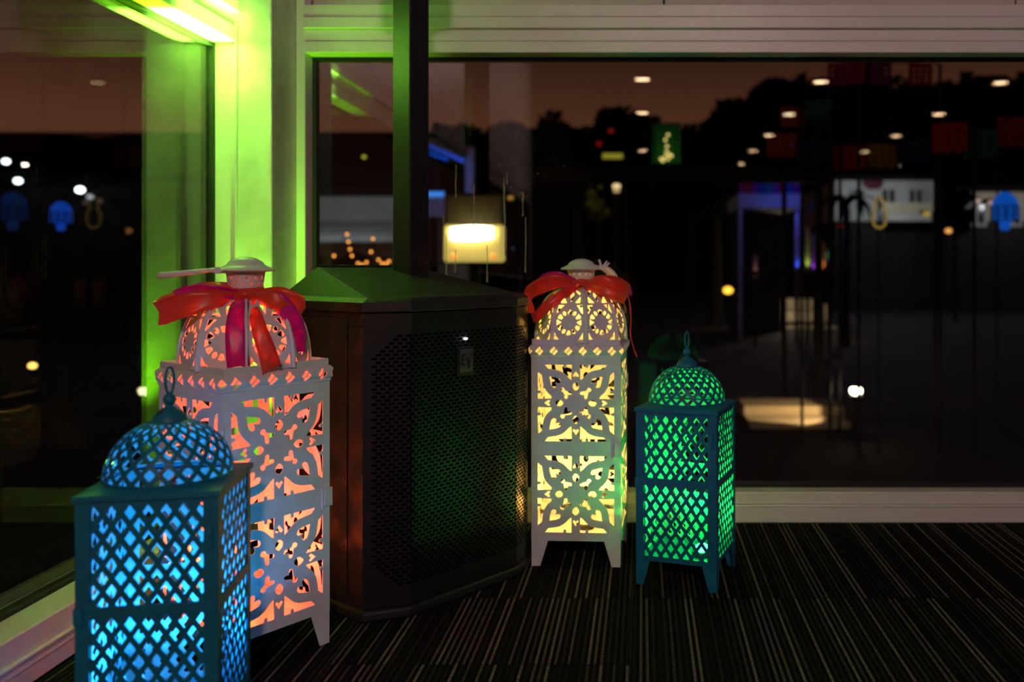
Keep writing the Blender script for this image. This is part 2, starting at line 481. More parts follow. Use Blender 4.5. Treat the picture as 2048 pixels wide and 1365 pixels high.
# water runs on the back window
def runs():
    spec = [(912, 330, 395), (887, 430, 478), (893, 470, 560), (948, 370, 452), (974, 490, 565), (911, 500, 545), (1008, 356, 512), (1014, 345, 368), (1051, 435, 545), (962, 440, 455), (1046, 384, 432)]
    d = GY - 0.006
    for px, p0, p1 in spec:
        n_ = 7; pts = []; rr = []
        for k in range(n_):
            q = O(px + random.uniform(-0.6, 0.6) + (3 if px == 1008 else 0) * k / n_, p0 + (p1 - p0) * k / (n_ - 1), d)
            pts.append(q); rr.append(0.0006 + 0.0006 * random.random() + (0.0009 if k == n_ - 1 else 0))
        MB().tube(pts, rr, 6).build('water_run', M['drip'], w2, True)
    for px, py in ((963, 434), (985, 428), (945, 364), (912, 332), (999, 330), (1022, 375), (1042, 387), (870, 316), (1128, 333), (1076, 348), (1044, 400)):
        MB().ball(O(px, py, d), 0.0016, 6).build('water_spot', M['drip'], w2, True)
runs()

# ================================================================== white fretwork lanterns
HS, HM = 0.0975, 0.084                 # half side of the body, half side of the fret motif
def motif(cx, cy, s_):
    base = []
    wedge = [(.108, .996), (.25, .996), (.255, .93), (.285, .905), (.322, .93), (.326, .996), (.81, .996), (.725, .89), (.56, .868), (.44, .845), (.326, .787), (.25, .72), (.19, .655), (.118, .60)]
    base.append((wedge, 8))
    arrow = [(0, .83), (.085, .71), (.05, .672), (0, .715), (-.05, .672), (-.085, .71)]
    base.append((arrow, 4))
    base.append((oval(0, .435, .085, .108, 12, PI / 2 if False else 0), 4))
    def diag(p): return [((a - b_) / 1.41421, (a + b_) / 1.41421) for a, b_ in p]
    heart = [(.98, 0), (.84, .10), (.75, .145), (.68, .125), (.66, .07), (.70, .03), (.765, 0), (.70, -.03), (.66, -.07), (.68, -.125), (.75, -.145), (.84, -.10)]
    base.append((diag(heart), 4))
    yy = [(.54, .03), (.50, .06), (.42, .032), (.37, .07), (.29, .125), (.24, .095), (.255, .045), (.31, 0), (.255, -.045), (.24, -.095), (.29, -.125), (.37, -.07), (.42, -.032), (.50, -.06), (.54, -.03)]
    base.append((diag(yy), 4))
    out = []
    for poly, n_ in base:
        for k in range(4):
            c, si = (1, 0, -1, 0)[k], (0, 1, 0, -1)[k]
            for mir in ((1, -1) if n_ == 8 else (1,)):
                out.append([(cx + s_ * (c * x * mir - si * y), cy + s_ * (si * x * mir + c * y)) for x, y in poly])
    return out
ZB, ZT = 0.056, 0.457
def holes_white(): return motif(0, 0.3575, HM) + motif(0, 0.158, HM)
me_panel = stand_up(plate([(-HS, ZB), (HS, ZB), (HS, ZT), (-HS, ZT)], holes_white(), 0.0014))

# petals of the fretted dome
def dome_rz(v):
    a = v * PI / 2
    return 0.028 + 0.0685 * np.cos(a) ** 0.82, 0.118 * np.sin(a) ** 0.93
def petal_mesh():
    nx, ny = 64, 104
    v = np.linspace(0, 1, ny); r, z = dome_rz(v)
    ds = np.hypot(np.diff(r), np.diff(z)); L = np.concatenate([[0], np.cumsum(ds)]); tot = L[-1]
    w = r * math.tan(PI / 8)
    u = np.linspace(-1, 1, nx)
    X = u[None, :] * w[:, None]; Y = np.repeat(L[:, None], nx, 1)
    P = np.stack([X, -np.repeat(r[:, None], nx, 1), np.repeat(z[:, None], nx, 1)], -1)
    hs = []
    q = 0.0395
    for mx_ in (1, -1):
        hs.append([(mx_ * a * q, b_) for a, b_ in ((.84, .003), (.83, .026), (.68, .014), (.50, .0065), (.36, .003))])
        hs.append([(mx_ * a * q, b_) for a, b_ in ((.34, .086), (.70, .0865), (.72, .077), (.78, .065), (.66, .069), (.52, .0775))])
        hs.append([(mx_ * a * q, b_) for a, b_ in ((.60, .091), (.54, .106), (.46, .108), (.22, .091))])
        hs.append([(mx_ * a * q, b_) for a, b_ in ((.44, .112), (.40, .121), (.12, .133), (.06, .129), (.26, .118))])
    hs.append([(0, .124), (.13 * q, .110), (0, .092), (-.13 * q, .110)])
    hs.append([(0, .147), (.10 * q, .140), (0, .134), (-.10 * q, .140)])
    cy, R = 0.0465, 0.0292
    for k in range(12):
        a = k * PI / 6
        ca, sa = math.cos(a), math.sin(a)
        if k % 2 == 0 and k not in (0, 6):
            p = oval(0, 0, .0060, .0043, 10)
            p = [(x + R * 0.78, y) for x, y in p]
        elif k in (0, 6):
            p = [(R * .56, 0), (R * .97, .0072), (R * .97, -.0072)]
        else:
            p = [(R * .60, -.0026), (R * .93, -.0062), (R * .99, .0), (R * .93, .0062), (R * .60, .0026)]
        hs.append([(x * ca - y * sa, cy + x * sa + y * ca) for x, y in p])
    F = np.full(X.shape, 1e9)
    for h in hs: F = np.minimum(F, poly_sdf(X, Y, h))
    V, fc = march(F, P)
    me = bpy.data.meshes.new('dome_petal'); me.from_pydata(V, [], fc); me.update()
    return me
me_petal = petal_mesh()
me_rib = None
def rib_mesh():
    v = np.linspace(0, 1, 22); r, z = dome_rz(v)
    k = 1 / math.cos(PI / 8)
    return MB().tube([(0, -a * k, b_) for a, b_ in zip(r, z)], 0.0028, 6)

def cornice_mesh():
    prof = [(-0.0015, 0.457), (0.0015, 0.459), (0.0005, 0.4625), (0.0045, 0.4665), (0.0065, 0.4715), (0.0062, 0.4765), (0.0035, 0.4810), (0.0005, 0.4835), (-0.0015, 0.4845), (-0.0018, 0.4965)]
    pp = []
    for a, b_ in zip(prof[:-1], prof[1:]):
        for k in range(3): pp.append((a[0] + (b_[0] - a[0]) * k / 3, a[1] + (b_[1] - a[1]) * k / 3))
    pp.append(prof[-1]); pp = np.array(pp)
    nx = 170; s_ = np.linspace(-1, 1, nx)
    X = s_[None, :] * (HS + pp[:, 0])[:, None]
    Y = np.repeat((-(HS + pp[:, 0]))[:, None], nx, 1); Z = np.repeat(pp[:, 1][:, None], nx, 1)
    F = np.full(X.shape, 1.0)
    zc = 0.4715
    for k in range(6):
        cx = (k - 2.5) * 0.0318
        dx = X - cx; dz = Z - zc
        dia = np.abs(dx) / 0.0092 + np.abs(dz) / 0.0098 - 1
        a = (dx * 0.72 - dz * 0.69); bar = 0.0009 - np.abs(a)
        F = np.minimum(F, np.maximum(dia * 0.006, bar))
    dxc = HS + 0.006 - np.abs(X)
    F = np.minimum(F, (dxc / 0.0085 + np.abs(Z - zc) / 0.0105 - 1) * 0.006)
    V, fc = march(F, np.stack([X, Y, Z], -1))
    return V, fc

def leg_mb(h, wt, wb, t_):
    """L-shaped sheet leg at the corner (0,0), plates running along +x and +y"""
    mb = MB()
    mb.add([(0, 0, h), (wt, 0, h), (wb, 0, 0), (0, 0, 0), (0, t_, h), (wt, t_, h), (wb, t_, 0), (0, t_, 0)],
           [(0, 3, 2, 1), (4, 5, 6, 7), (0, 1, 5, 4), (1, 2, 6, 5), (2, 3, 7, 6), (3, 0, 4, 7)])
    mb.add([(0, t_, h), (0, wt, h), (0, wb, 0), (0, t_, 0), (t_, t_, h), (t_, wt, h), (t_, wb, 0), (t_, t_, 0)],
           [(0, 1, 2, 3), (4, 7, 6, 5), (0, 4, 5, 1), (1, 5, 6, 2), (2, 6, 7, 3), (3, 7, 4, 0)])
    return mb

def white_lantern(label, loc, rot, petal_rot, handle, door_side):
    t_ = thing('fretwork_lantern', label, 'lantern', loc, rot)
    E = M['white_enamel']
    for k in range(4):
        a = k * PI / 2
        p = link('fret_panel', me_panel, E, t_)
        p.rotation_euler[2] = a; p.location = (HS * math.sin(a), -HS * math.cos(a), 0)
    # corner seams, bottom tray, legs
    for k in range(4):
        a = k * PI / 2 + PI / 4; r_ = (HS - 0.0012) * 1.41421
        cx, cy = r_ * math.cos(a), r_ * math.sin(a)
        MB().tube([(cx, cy, ZB), (cx, cy, ZT)], 0.0016, 8).build('corner_seam', E, t_, True)
        sx_, sy_ = (1 if cx < 0 else -1), (1 if cy < 0 else -1)
        mb = leg_mb(ZB, 0.036, 0.019, 0.0016)
        mb.v = [(-sx_ * HS + sx_ * x, -sy_ * HS + sy_ * y, z) for x, y, z in mb.v]
        if sx_ * sy_ < 0: mb.f = [tuple(reversed(q)) for q in mb.f]
        mb.build('leg', E, t_)
    MB().box(-HS + .001, HS - .001, -HS + .001, HS - .001, ZB + 0.0005, ZB + 0.003).build('bottom_tray', E, t_)
    V, fc = cornice_mesh()
    mb = MB()
    for k in range(4):
        c, s_ = (1, 0, -1, 0)[k], (0, 1, 0, -1)[k]
        mb.add([(c * x - s_ * y, s_ * x + c * y, z) for x, y, z in V], fc)
    solid(mb.build('cornice', E, t_, True), 0.0012, 1)
    rb = 0.0955 / math.cos(PI / 8)
    oct_ = [(rb * math.cos(PI / 8 + k * PI / 4 + petal_rot), rb * math.sin(PI / 8 + k * PI / 4 + petal_rot)) for k in range(8)]
    q = HS - 0.0025
    tray = plate([(-q, -q), (q, -q), (q, q), (-q, q)], [[(0.93 * x, 0.93 * y) for x, y in oct_]], 0.0014)
    o = link('dome_tray', tray, E, t_); o.location = (0, 0, 0.4865)
    zd = 0.4872
    for k in range(8):
        a = petal_rot + k * PI / 4
        o = link('dome_petal', me_petal, E, t_, True); o.rotation_euler[2] = a; o.location = (0, 0, zd)
        if not o.modifiers: solid(o, 0.0011)
    rm = rib_mesh()
    first = None
    for k in range(8):
        a = petal_rot + k * PI / 4 + PI / 8
        if first is None: first = rm.build('dome_rib', E, t_, True); o = first
        else: o = link('dome_rib', first.data, E, t_)
        o.rotation_euler[2] = a; o.location = (0, 0, zd)
    # pierced neck
    nn, nz = 120, 16
    th = np.linspace(0, 2 * PI, nn); zz = np.linspace(0.602, 0.650, nz)
    rr = 0.0275 + 0.0045 * ((zz - 0.602) / 0.048) ** 2
    TH, ZZ = np.meshgrid(th, zz); RR = np.repeat(rr[:, None], nn, 1)
    F = np.full(TH.shape, 1.0)
    for row, zc in enumerate((0.628, 0.638)):
        for k in range(14):
            a = (k + 0.5 * row) * 2 * PI / 14
            d = np.abs((TH - a + PI) % (2 * PI) - PI) * 0.029
            F = np.minimum(F, np.hypot(d, ZZ - zc) - 0.0029)
    V, fc = march(F, np.stack([RR * np.cos(TH), RR * np.sin(TH), ZZ], -1))
    mb = MB(); mb.add(V, fc); solid(mb.build('pierced_neck', E, t_, True), 0.001)
    MB().lathe([(0.030, 0.6475), (0.046, 0.6490), (0.0475, 0.6505), (0.0455, 0.6530), (0.036, 0.6575), (0.031, 0.6600), (0.027, 0.6655), (0.019, 0.6705), (0.009, 0.6735), (0.0005, 0.6742)], 36).build('cap', E, t_, True)
    handle(t_, E)
    # hinges and latch on two corners
    for z in (0.13, 0.385):
        mb = MB()
        for j in range(3): mb.tube([(0, 0, z - 0.016 + j * 0.011), (0, 0, z - 0.006 + j * 0.011)], 0.0027, 8)
        mb.build('hinge', E, t_, True, loc=(door_side[0] * (HS + 0.001), door_side[1] * (HS + 0.001), 0))
    lx, ly = door_side[2], door_side[3]
    mb = MB().box(-0.013, 0.0035, -0.0045, 0.0, 0.240, 0.272).box(-0.0165, -0.0135, -0.003, 0.0, 0.236, 0.272)
    lt = mb.build('latch', E, t_, loc=(lx * HS, ly * HS, 0)); lt.rotation_euler[2] = 0
    bevel(lt, 0.001)
    return t_

def handle_flat(t_, E):
    # loop folded flat, lying out to the side
    a = math.radians(HANDLE_A)
    u = Vector((math.cos(a), math.sin(a), 0)); w = Vector((-math.sin(a), math.cos(a), 0))
    pts = []; rad = []
    for k in range(25):
        s_ = -PI / 2 * 1.0 + PI * k / 24
        x = 0.050 + 0.080 * math.cos(s_) ** 0.8 if abs(math.cos(s_)) > 1e-6 else 0.050
        y = 0.026 * math.sin(s_)
        pts.append(u * x + w * y + Vector((0, 0, 0.6515 - 0.012 * (x - 0.05) / 0.1)))
        rad.append(0.0036 + 0.0022 * math.cos(s_))
    MB().tube(pts, rad, 8).build('handle', E, t_, True)
    for y in (-0.026, 0.026):
        mb = MB()
        c = u * 0.042 + w * y + Vector((0, 0, 0.6505)); mb.tube([c - w * 0.004, c + w * 0.004], 0.006, 10)
        mb.tube([u * 0.030 + w * y * 0.9 + Vector((0, 0, 0.649)), u * 0.058 + w * y + Vector((0, 0, 0.651))], 0.0035, 8)
        mb.build('handle_lug', E, t_, True)
def handle_droop(t_, E):
    a = math.radians(18)
    u = Vector((math.cos(a), math.sin(a), 0)); w = Vector((-math.sin(a), math.cos(a), 0))
    pts = []; rad = []
    for k in range(25):
        s_ = -PI / 2 + PI * k / 24
        c = max(0, math.cos(s_))
        pts.append(u * (0.044 + 0.040 * c ** 0.7) + w * (0.032 * math.sin(s_)) + Vector((0, 0, 0.655 - 0.034 * c ** 1.3)))
        rad.append(0.0042 + 0.0016 * c)
    MB().tube(pts, rad, 8).build('handle', E, t_, True)
    for y in (-0.032, 0.032):
        c = u * 0.040 + w * y * 0.95 + Vector((0, 0, 0.655)); MB().tube([c - w * 0.004, c + w * 0.004], 0.0055, 10).build('handle_lug', E, t_, True)
    mb = MB()
    mb.tube([u * 0.040 - w * 0.034 + Vector((0, 0, 0.655)), u * 0.034 - w * 0.036 + Vector((0, 0, 0.672))], 0.0026, 8)
    mb.tube([u * 0.044 - w * 0.034 + Vector((0, 0, 0.656)), u * 0.052 - w * 0.036 + Vector((0, 0, 0.668)), u * 0.058 - w * 0.036 + Vector((0, 0, 0.664)), u * 0.050 - w * 0.034 + Vector((0, 0, 0.657))], 0.0024, 8)
    mb.build('knotted_wire', E, t_, True)

# left one: near corner towards the viewer; right one: almost square to the back window
C1 = Vector((-0.683, 1.549, 0)); R1 = math.radians(55)
C2 = Vector((-0.1405, 2.064, 0)); R2 = math.radians(-3)
HANDLE_A = 180 - 55 + 22
white_lantern('tall white fretwork lantern glowing coral, in front of the corner post', C1, R1, math.radians(25 - 55 + 22), handle_flat, (-1, -1, 1, -1))
white_lantern('tall white fretwork lantern glowing warm yellow, right of the black speaker', C2, R2, math.radians(-10), handle_droop, (1, 1, 1, -1))

# ================================================================== teal lattice lanterns
HT = 0.083
def clip(poly, x0, x1, y0, y1):
    for ax, lim, sg in ((0, x0, 1), (0, x1, -1), (1, y0, 1), (1, y1, -1)):
        out = []
        for k in range(len(poly)):
            a, b_ = poly[k], poly[(k + 1) % len(poly)]
            ia, ib = sg * (a[ax] - lim) >= 0, sg * (b_[ax] - lim) >= 0
            if ia: out.append(a)
            if ia != ib:
                t_ = (lim - a[ax]) / (b_[ax] - a[ax]); out.append(tuple(a[i] + (b_[i] - a[i]) * t_ for i in (0, 1)))
        poly = out
        if not poly: return poly
    return poly
def diamonds(x0, x1, z0, z1, px_, pz, fx, fz):
    out = []; nx = int((x1 - x0) / px_) + 3; nz = int((z1 - z0) / pz) + 3
    zc0 = z1 - pz * 0.28
    for i in range(-1, nz * 2):
        for j in range(-nx, nx):
            cx = j * px_ + (0.5 * px_ if i % 2 else 0); cz = zc0 - i * pz / 2
            a, b_ = px_ / 2 * fx, pz / 2 * fz
            p = clip([(cx, cz - b_), (cx + a, cz), (cx, cz + b_), (cx - a, cz)], x0, x1, z0, z1)
            if len(p) >= 3:
                ar = abs(sum(p[k][0] * p[(k + 1) % len(p)][1] - p[(k + 1) % len(p)][0] * p[k][1] for k in range(len(p)))) / 2
                if ar > 6e-6: out.append(p)
    return out
hx = 0.0665
hl = diamonds(-hx, hx, 0.221, 0.350, 0.0216, 0.0335, 0.635, 0.58) + diamonds(-hx, hx, 0.060, 0.206, 0.0216, 0.0335, 0.635, 0.58)
me_lat = stand_up(plate([(-HT, 0.050), (HT, 0.050), (HT, 0.360), (-HT, 0.360)], hl, 0.0012))

M['teal_in'] = mat('pale_teal_inner_face', (0.22, 0.46, 0.50), (0.28, 0.52, 0.56), 0.6, scale=18)  # inner side made paler so the lit inside comes out brighter
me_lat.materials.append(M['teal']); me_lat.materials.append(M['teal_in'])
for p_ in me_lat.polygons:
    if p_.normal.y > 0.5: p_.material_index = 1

def lattice_dome():
    N, ny, R, H = 22, 66, 0.0815, 0.077
    nx = N * 13 + 1
    ph = np.linspace(0, 2 * PI, nx); v = np.linspace(0, 1, ny)
    a = v * PI / 2 * 0.86
    r = R * np.cos(a) ** 0.95; z = H * np.sin(a) / math.sin(PI / 2 * 0.86)
    L = np.concatenate([[0], np.cumsum(np.hypot(np.diff(r), np.diff(z)))])
    PH, LL = np.meshgrid(ph, L); RR = np.repeat(r[:, None], nx, 1); ZZ = np.repeat(z[:, None], nx, 1)
    rows = 4.1; pz = L[-1] / rows
    U = PH * N / (2 * PI); Vv = (LL - 0.004) / pz
    F = np.full(PH.shape, 1e9)
    for off in (0, 0.5):
        du = np.abs((U - off + 0.5) % 1 - 0.5); dv = np.abs((Vv - off + 0.5) % 1 - 0.5)
        F = np.minimum(F, (du / 0.325 + dv / 0.31 - 1))
    F[:3] = np.maximum(F[:3], 0.3); F[-6:] = np.maximum(F[-6:], 0.3)
    F *= 0.005
    V, fc = march(F, np.stack([RR * np.cos(PH), RR * np.sin(PH), ZZ], -1))
    me = bpy.data.meshes.new('lattice_dome'); me.from_pydata(V, [], fc); me.update()
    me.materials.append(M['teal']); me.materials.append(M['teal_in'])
    return me
me_ld = lattice_dome()

def teal_lantern(label, loc, rot, latch_k, ring_rot):
    t_ = thing('lattice_lantern', label, 'lantern', loc, rot, None)
    T = M['teal']
    for k in range(4):
        a = k * PI / 2
        p = link('lattice_panel', me_lat, T, t_); p.rotation_euler[2] = a; p.location = (HT * math.sin(a), -HT * math.cos(a), 0)
        r_ = MB().box(-HT + .004, HT - .004, -0.0028, -0.0008, 0.2065, 0.2205).build('mid_rail', T, t_, loc=(HT * math.sin(a), -HT * math.cos(a), 0), rotz=a)
        bevel(r_, 0.0006)
        sx_, sy_ = ((1, 1), (-1, 1), (-1, -1), (1, -1))[k]
        mb = MB()
        w, o_, q = 0.0145, 0.0026, 0.0008
        mb.prism([(-o_, -o_), (w, -o_), (w, -q), (-q, -q), (-q, w), (-o_, w)], 0.050, 0.362)
        mb.v = [(-sx_ * HT + sx_ * x, -sy_ * HT + sy_ * y, z) for x, y, z in mb.v]
        if sx_ * sy_ < 0: mb.f = [tuple(reversed(f_)) for f_ in mb.f]
        bevel(mb.build('corner_post', T, t_), 0.0006)
        mb = leg_mb(0.050, 0.030, 0.016, 0.0014)
        H2 = HT + 0.0024
        mb.v = [(-sx_ * H2 + sx_ * x, -sy_ * H2 + sy_ * y, z) for x, y, z in mb.v]
        if sx_ * sy_ < 0: mb.f = [tuple(reversed(f_)) for f_ in mb.f]
        mb.build('leg', T, t_)
    MB().box(-HT + .002, HT - .002, -HT + .002, HT - .002, 0.051, 0.0535).build('bottom_tray', T, t_)
    # roof plate: square outside, round opening under the dome
    n = 64; q = HT + 0.0055
    def sq(a, h):
        c, s_ = math.cos(a), math.sin(a); m = max(abs(c), abs(s_)); return (h * c / m, h * s_ / m)
    ang = [2 * PI * k / n + PI / n * 0 for k in range(n)]
    rings = [[(*sq(a, q), 0.357) for a in ang], [(*sq(a, q), 0.3635) for a in ang], [(*sq(a, q - 0.001), 0.3645) for a in ang],
             [(0.0815 * math.cos(a), 0.0815 * math.sin(a), 0.3695) for a in ang], [(0.0795 * math.cos(a), 0.0795 * math.sin(a), 0.3680) for a in ang],
             [(*sq(a, q - 0.002), 0.362) for a in ang], [(*sq(a, q - 0.0015), 0.357) for a in ang]]
    MB().loft(rings + [rings[0]], cap=False).build('roof', T, t_)
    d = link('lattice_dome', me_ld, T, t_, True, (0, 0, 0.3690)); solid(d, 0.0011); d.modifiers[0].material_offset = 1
    MB().lathe([(0.0235, 0.441), (0.0230, 0.4445), (0.0205, 0.4505), (0.0155, 0.4575), (0.0085, 0.4625), (0.0050, 0.4645), (0.0045, 0.4660), (0.0072, 0.4690), (0.0088, 0.4735), (0.0072, 0.4785), (0.0040, 0.4815), (0.0030, 0.4840), (0.0003, 0.4845)], 28).build('finial', T, t_, True)
    pts = [(0.0072 * math.sin(2 * PI * k / 24), 0, 0.500 - 0.0185 * math.cos(2 * PI * k / 24)) for k in range(24)]
    rg = MB().tube(pts, 0.0017, 8, closed=True).build('hanging_ring', T, t_, True); rg.rotation_euler[2] = ring_rot
    a = latch_k * PI / 2
    mb = MB().box(HT - 0.013, HT - 0.004, -0.006, -0.0032, 0.288, 0.318).box(HT - 0.011, HT - 0.006, -0.0085, -0.006, 0.298, 0.310)
    bevel(mb.build('latch', M['teal'], t_, loc=(HT * math.sin(a), -HT * math.cos(a), 0), rotz=a), 0.0008)
    mb = MB().box(-HT - 0.0035, -HT + 0.007, -0.0068, -0.0030, 0.200, 0.222)
    bevel(mb.build('hinge', M['teal'], t_, loc=(HT * math.sin(a), -HT * math.cos(a), 0), rotz=a), 0.0008)
    return t_
C3 = Vector((-0.654, 1.245, 0)); R3 = math.radians(10.5)
C4 = Vector((0.0945, 1.915, 0)); R4 = math.radians(-18.5)
teal_lantern('teal lattice lantern glowing bright blue, nearest the camera beside the left window', C3, R3, 0, math.radians(60))
teal_lantern('teal lattice lantern glowing green, on the carpet below the back window', C4, R4, 0, math.radians(70))

# LED lights standing in the lanterns
def led(label, loc, zt, col, e_dome, power, hp, r_=0.0175):
    t_ = thing('led_candle', label, 'led light', (loc[0], loc[1], zt))
    MB().lathe([(0.020, 0.0), (0.021, 0.002), (0.021, 0.010), (0.018, 0.012)], 24).build('base', M['black_plastic'], t_, True)
    mb = MB().lathe([(r_, 0.0122), (r_ * .97, hp - .014), (r_ * .75, hp - .005), (r_ * .4, hp - .001), (0.0004, hp)], 20)
    mb.build('light_dome', emis('led_' + label.split()[0], col, e_dome), t_, True)
    g_ = lamp('led_glow', 'SPOT', (0, 0, hp + 0.022), power, col, 0.020, parent=t_, spot_size=math.radians(178), spot_blend=0.08)
    g_.rotation_euler = (PI, 0, 0)
led('coral led candle inside the left white fretwork lantern', C1 + Vector((-0.03, 0.0, 0)), ZB + 0.003, (1.0, 0.090, 0.026), 3, 4.2, 0.030, 0.015)
led('yellow led candle inside the white fretwork lantern beside the speaker', C2 + Vector((0.01, -0.01, 0)), ZB + 0.003, (1.0, 0.48, 0.075), 3, 3.6, 0.030, 0.015)
led('blue led candle inside the teal lantern nearest the camera', C3 + Vector((0.02, -0.03, 0)), 0.0535, (0.03, 0.39, 1.0), 26, 4.6, 0.026)
led('green led candle inside the teal lantern below the back window', C4 + Vector((0.03, -0.04, 0)), 0.0535, (0.008, 1.0, 0.088), 60, 4.8, 0.026)

# the can of the green wash light
uc = thing('wash_light', 'small green wash light on a stand behind the coral lantern', 'light', (UPL.x, UPL.y, 0))
MB().lathe([(0.030, 0.0), (0.030, 0.006), (0.006, 0.010), (0.006, 0.08)], 16).build('stand', M['black_plastic'], uc, True)
MB().lathe([(0.010, 0.08), (0.024, 0.09), (0.026, 0.16), (0.028, 0.178), (0.024, 0.179), (0.022, 0.170), (0.001, 0.169)], 20).build('can', M['black_plastic'], uc, True)
MB().lathe([(0.0215, 0.171), (0.012, 0.174), (0.0005, 0.175)], 18).build('lens', emis('green_lens', GREEN, 4), uc, True)

def dome_fill_bulb(label, c, col, power):  # bulb and cord added only to brighten the lantern's dome
    t_ = thing('hanging_bulb', label, 'led light', (c.x, c.y, 0))
    MB().tube([(0, 0, .655), (0, 0, .560)], .0015, 6).build('cord', M['black_plastic'], t_)
    MB().ball((0, 0, .550), .009, 8, 1.3).build('bulb', emis('bulb_' + label.split()[0], col, 6), t_, True)
    lamp('bulb_glow', 'POINT', (0, 0, .532), power, col, 0.006, parent=t_)
dome_fill_bulb('coral bulb hanging in the dome of the left fretwork lantern', C1, (1.0, 0.090, 0.026), 0.42)
dome_fill_bulb('yellow bulb hanging in the dome of the right fretwork lantern', C2, (1.0, 0.48, 0.075), 0.36)

# ================================================================== ribbon bows
def crom(P, n_):
    P = [Vector(p) for p in P]
    P = [P[0] * 2 - P[1]] + P + [P[-1] * 2 - P[-2]]
    out = []
    for k in range(1, len(P) - 2):
        for i in range(n_):
            t_ = i / n_
            a, b_, c, d = P[k - 1], P[k], P[k + 1], P[k + 2]
            out.append(0.5 * ((2 * b_) + (c - a) * t_ + (2 * a - 5 * b_ + 4 * c - d) * t_ ** 2 + (3 * b_ - a - 3 * c + d) * t_ ** 3))
    out.append(P[-2]); return out
def ribbon(name, pts, wds, ws, m, par, notch=0.0, fold=0.004):
    """band along pts; wds = width directions, ws = widths at each control point"""
    n_ = 8
    C = crom(pts, n_); D = crom(wds, n_); Wd = crom([(w, 0, 0) for w in ws], n_)
    mb = MB(); vs = []; fs = []; m5 = 5
    for k, (c, d, w) in enumerate(zip(C, D, Wd)):
        d = d.normalized(); tan = (C[min(k + 1, len(C) - 1)] - C[max(k - 1, 0)]).normalized(); nrm = tan.cross(d)
        for j in range(m5):
            s_ = j / (m5 - 1) - 0.5
            p = c + d * s_ * w.x + nrm * fold * math.cos(s_ * 2 * PI) * (0.5 + 0.5 * math.sin(k * 0.55))
            if notch and k == len(C) - 1: p = p - tan * notch * (1 - abs(s_) * 2)
            vs.append(tuple(p))
    for k in range(len(C) - 1):
        for j in range(m5 - 1):
            a = k * m5 + j; fs.append((a, a + 1, a + m5 + 1, a + m5))
    mb.add(vs, fs)
    o = mb.build(name, m, par, True); solid(o, 0.0005, 0)
    return o
Z_, RD, PK = (0, 0, 1), M['ribbon_red'], M['ribbon_pink']
# local frame: x to the viewer's right, -y towards the viewer, z height above floor
b1 = thing('ribbon_bow', 'red and magenta ribbon bow with three tails on the coral lantern', 'bow', (C1.x, C1.y, 0), math.radians(23.5))
ribbon('loop', [(-.004, -.040, .603), (-.055, -.062, .604), (-.110, -.058, .592), (-.148, -.030, .580), (-.142, .004, .590), (-.090, .012, .612), (-.040, -.012, .618), (-.006, -.034, .608)],
       [Z_, (-.1, .1, 1), (-.25, .15, 1), (-.3, .3, 1), (-.2, .4, 1), (0, .5, 1), (0, .4, 1), Z_], [.016, .032, .040, .040, .038, .034, .026, .016], RD, b1)
ribbon('loop', [(-.004, -.042, .607), (-.050, -.056, .616), (-.095, -.040, .614), (-.120, -.016, .604), (-.080, .010, .618), (-.030, -.010, .620), (0, -.03, .610)],
       [Z_, (-.1, -.3, 1), (-.2, -.2, 1), (-.3, .2, 1), (0, .4, 1), (0, .3, 1), Z_], [.012, .022, .026, .026, .026, .022, .014], PK, b1)
ribbon('loop', [(.008, -.040, .604), (.045, -.066, .603), (.080, -.062, .592), (.104, -.036, .586), (.098, -.006, .592), (.060, .006, .608), (.012, -.030, .608)],
       [Z_, (.2, .1, 1), (.3, .1, 1), (.3, .3, 1), (.2, .4, 1), (0, .4, 1), Z_], [.016, .030, .036, .038, .034, .028, .016], RD, b1)
ribbon('tail', [(-.004, -.044, .606), (-.010, -.074, .594), (-.015, -.098, .560), (-.014, -.109, .525), (-.011, -.112, .492)],
       [(1, 0, .1), (1, 0, .05), (1, 0, 0), (1, 0, 0), (1, 0, 0)], [.018, .032, .037, .038, .039], PK, b1, .014, .0015)
ribbon('tail', [(.006, -.046, .600), (.016, -.084, .580), (.026, -.102, .548), (.038, -.108, .515), (.046, -.108, .486)],
       [(1, 0, .2), (1, .1, .3), (1, .1, .4), (1, .1, .4), (1, .1, .4)], [.014, .022, .028, .032, .036], RD, b1, .012, .0015)
ribbon('tail', [(.012, -.042, .606), (.052, -.064, .602), (.080, -.066, .572), (.092, -.062, .540), (.092, -.060, .508)],
       [(.3, 0, 1), (.6, -.2, .8), (1, .1, .35), (1, .2, .1), (1, .2, 0)], [.016, .030, .034, .034, .032], PK, b1, .014, .0015)
MB().tube(crom([(-.010, -.040, .596), (-.012, -.050, .604), (0, -.055, .611), (.012, -.050, .606), (.012, -.041, .598)], 4), 0.0085, 10).build('knot', RD, b1, True)
pts = [(0.0335 * math.cos(2 * PI * k / 30), 0.0335 * math.sin(2 * PI * k / 30), 0.612 + 0.002 * math.sin(3 * k)) for k in range(31)]
ribbon('neck_band', pts[::2], [(0, 0, 1)] * 16, [.017] * 16, RD, b1, 0, .001)

b1.scale = (0.88, 0.95, 1.0)

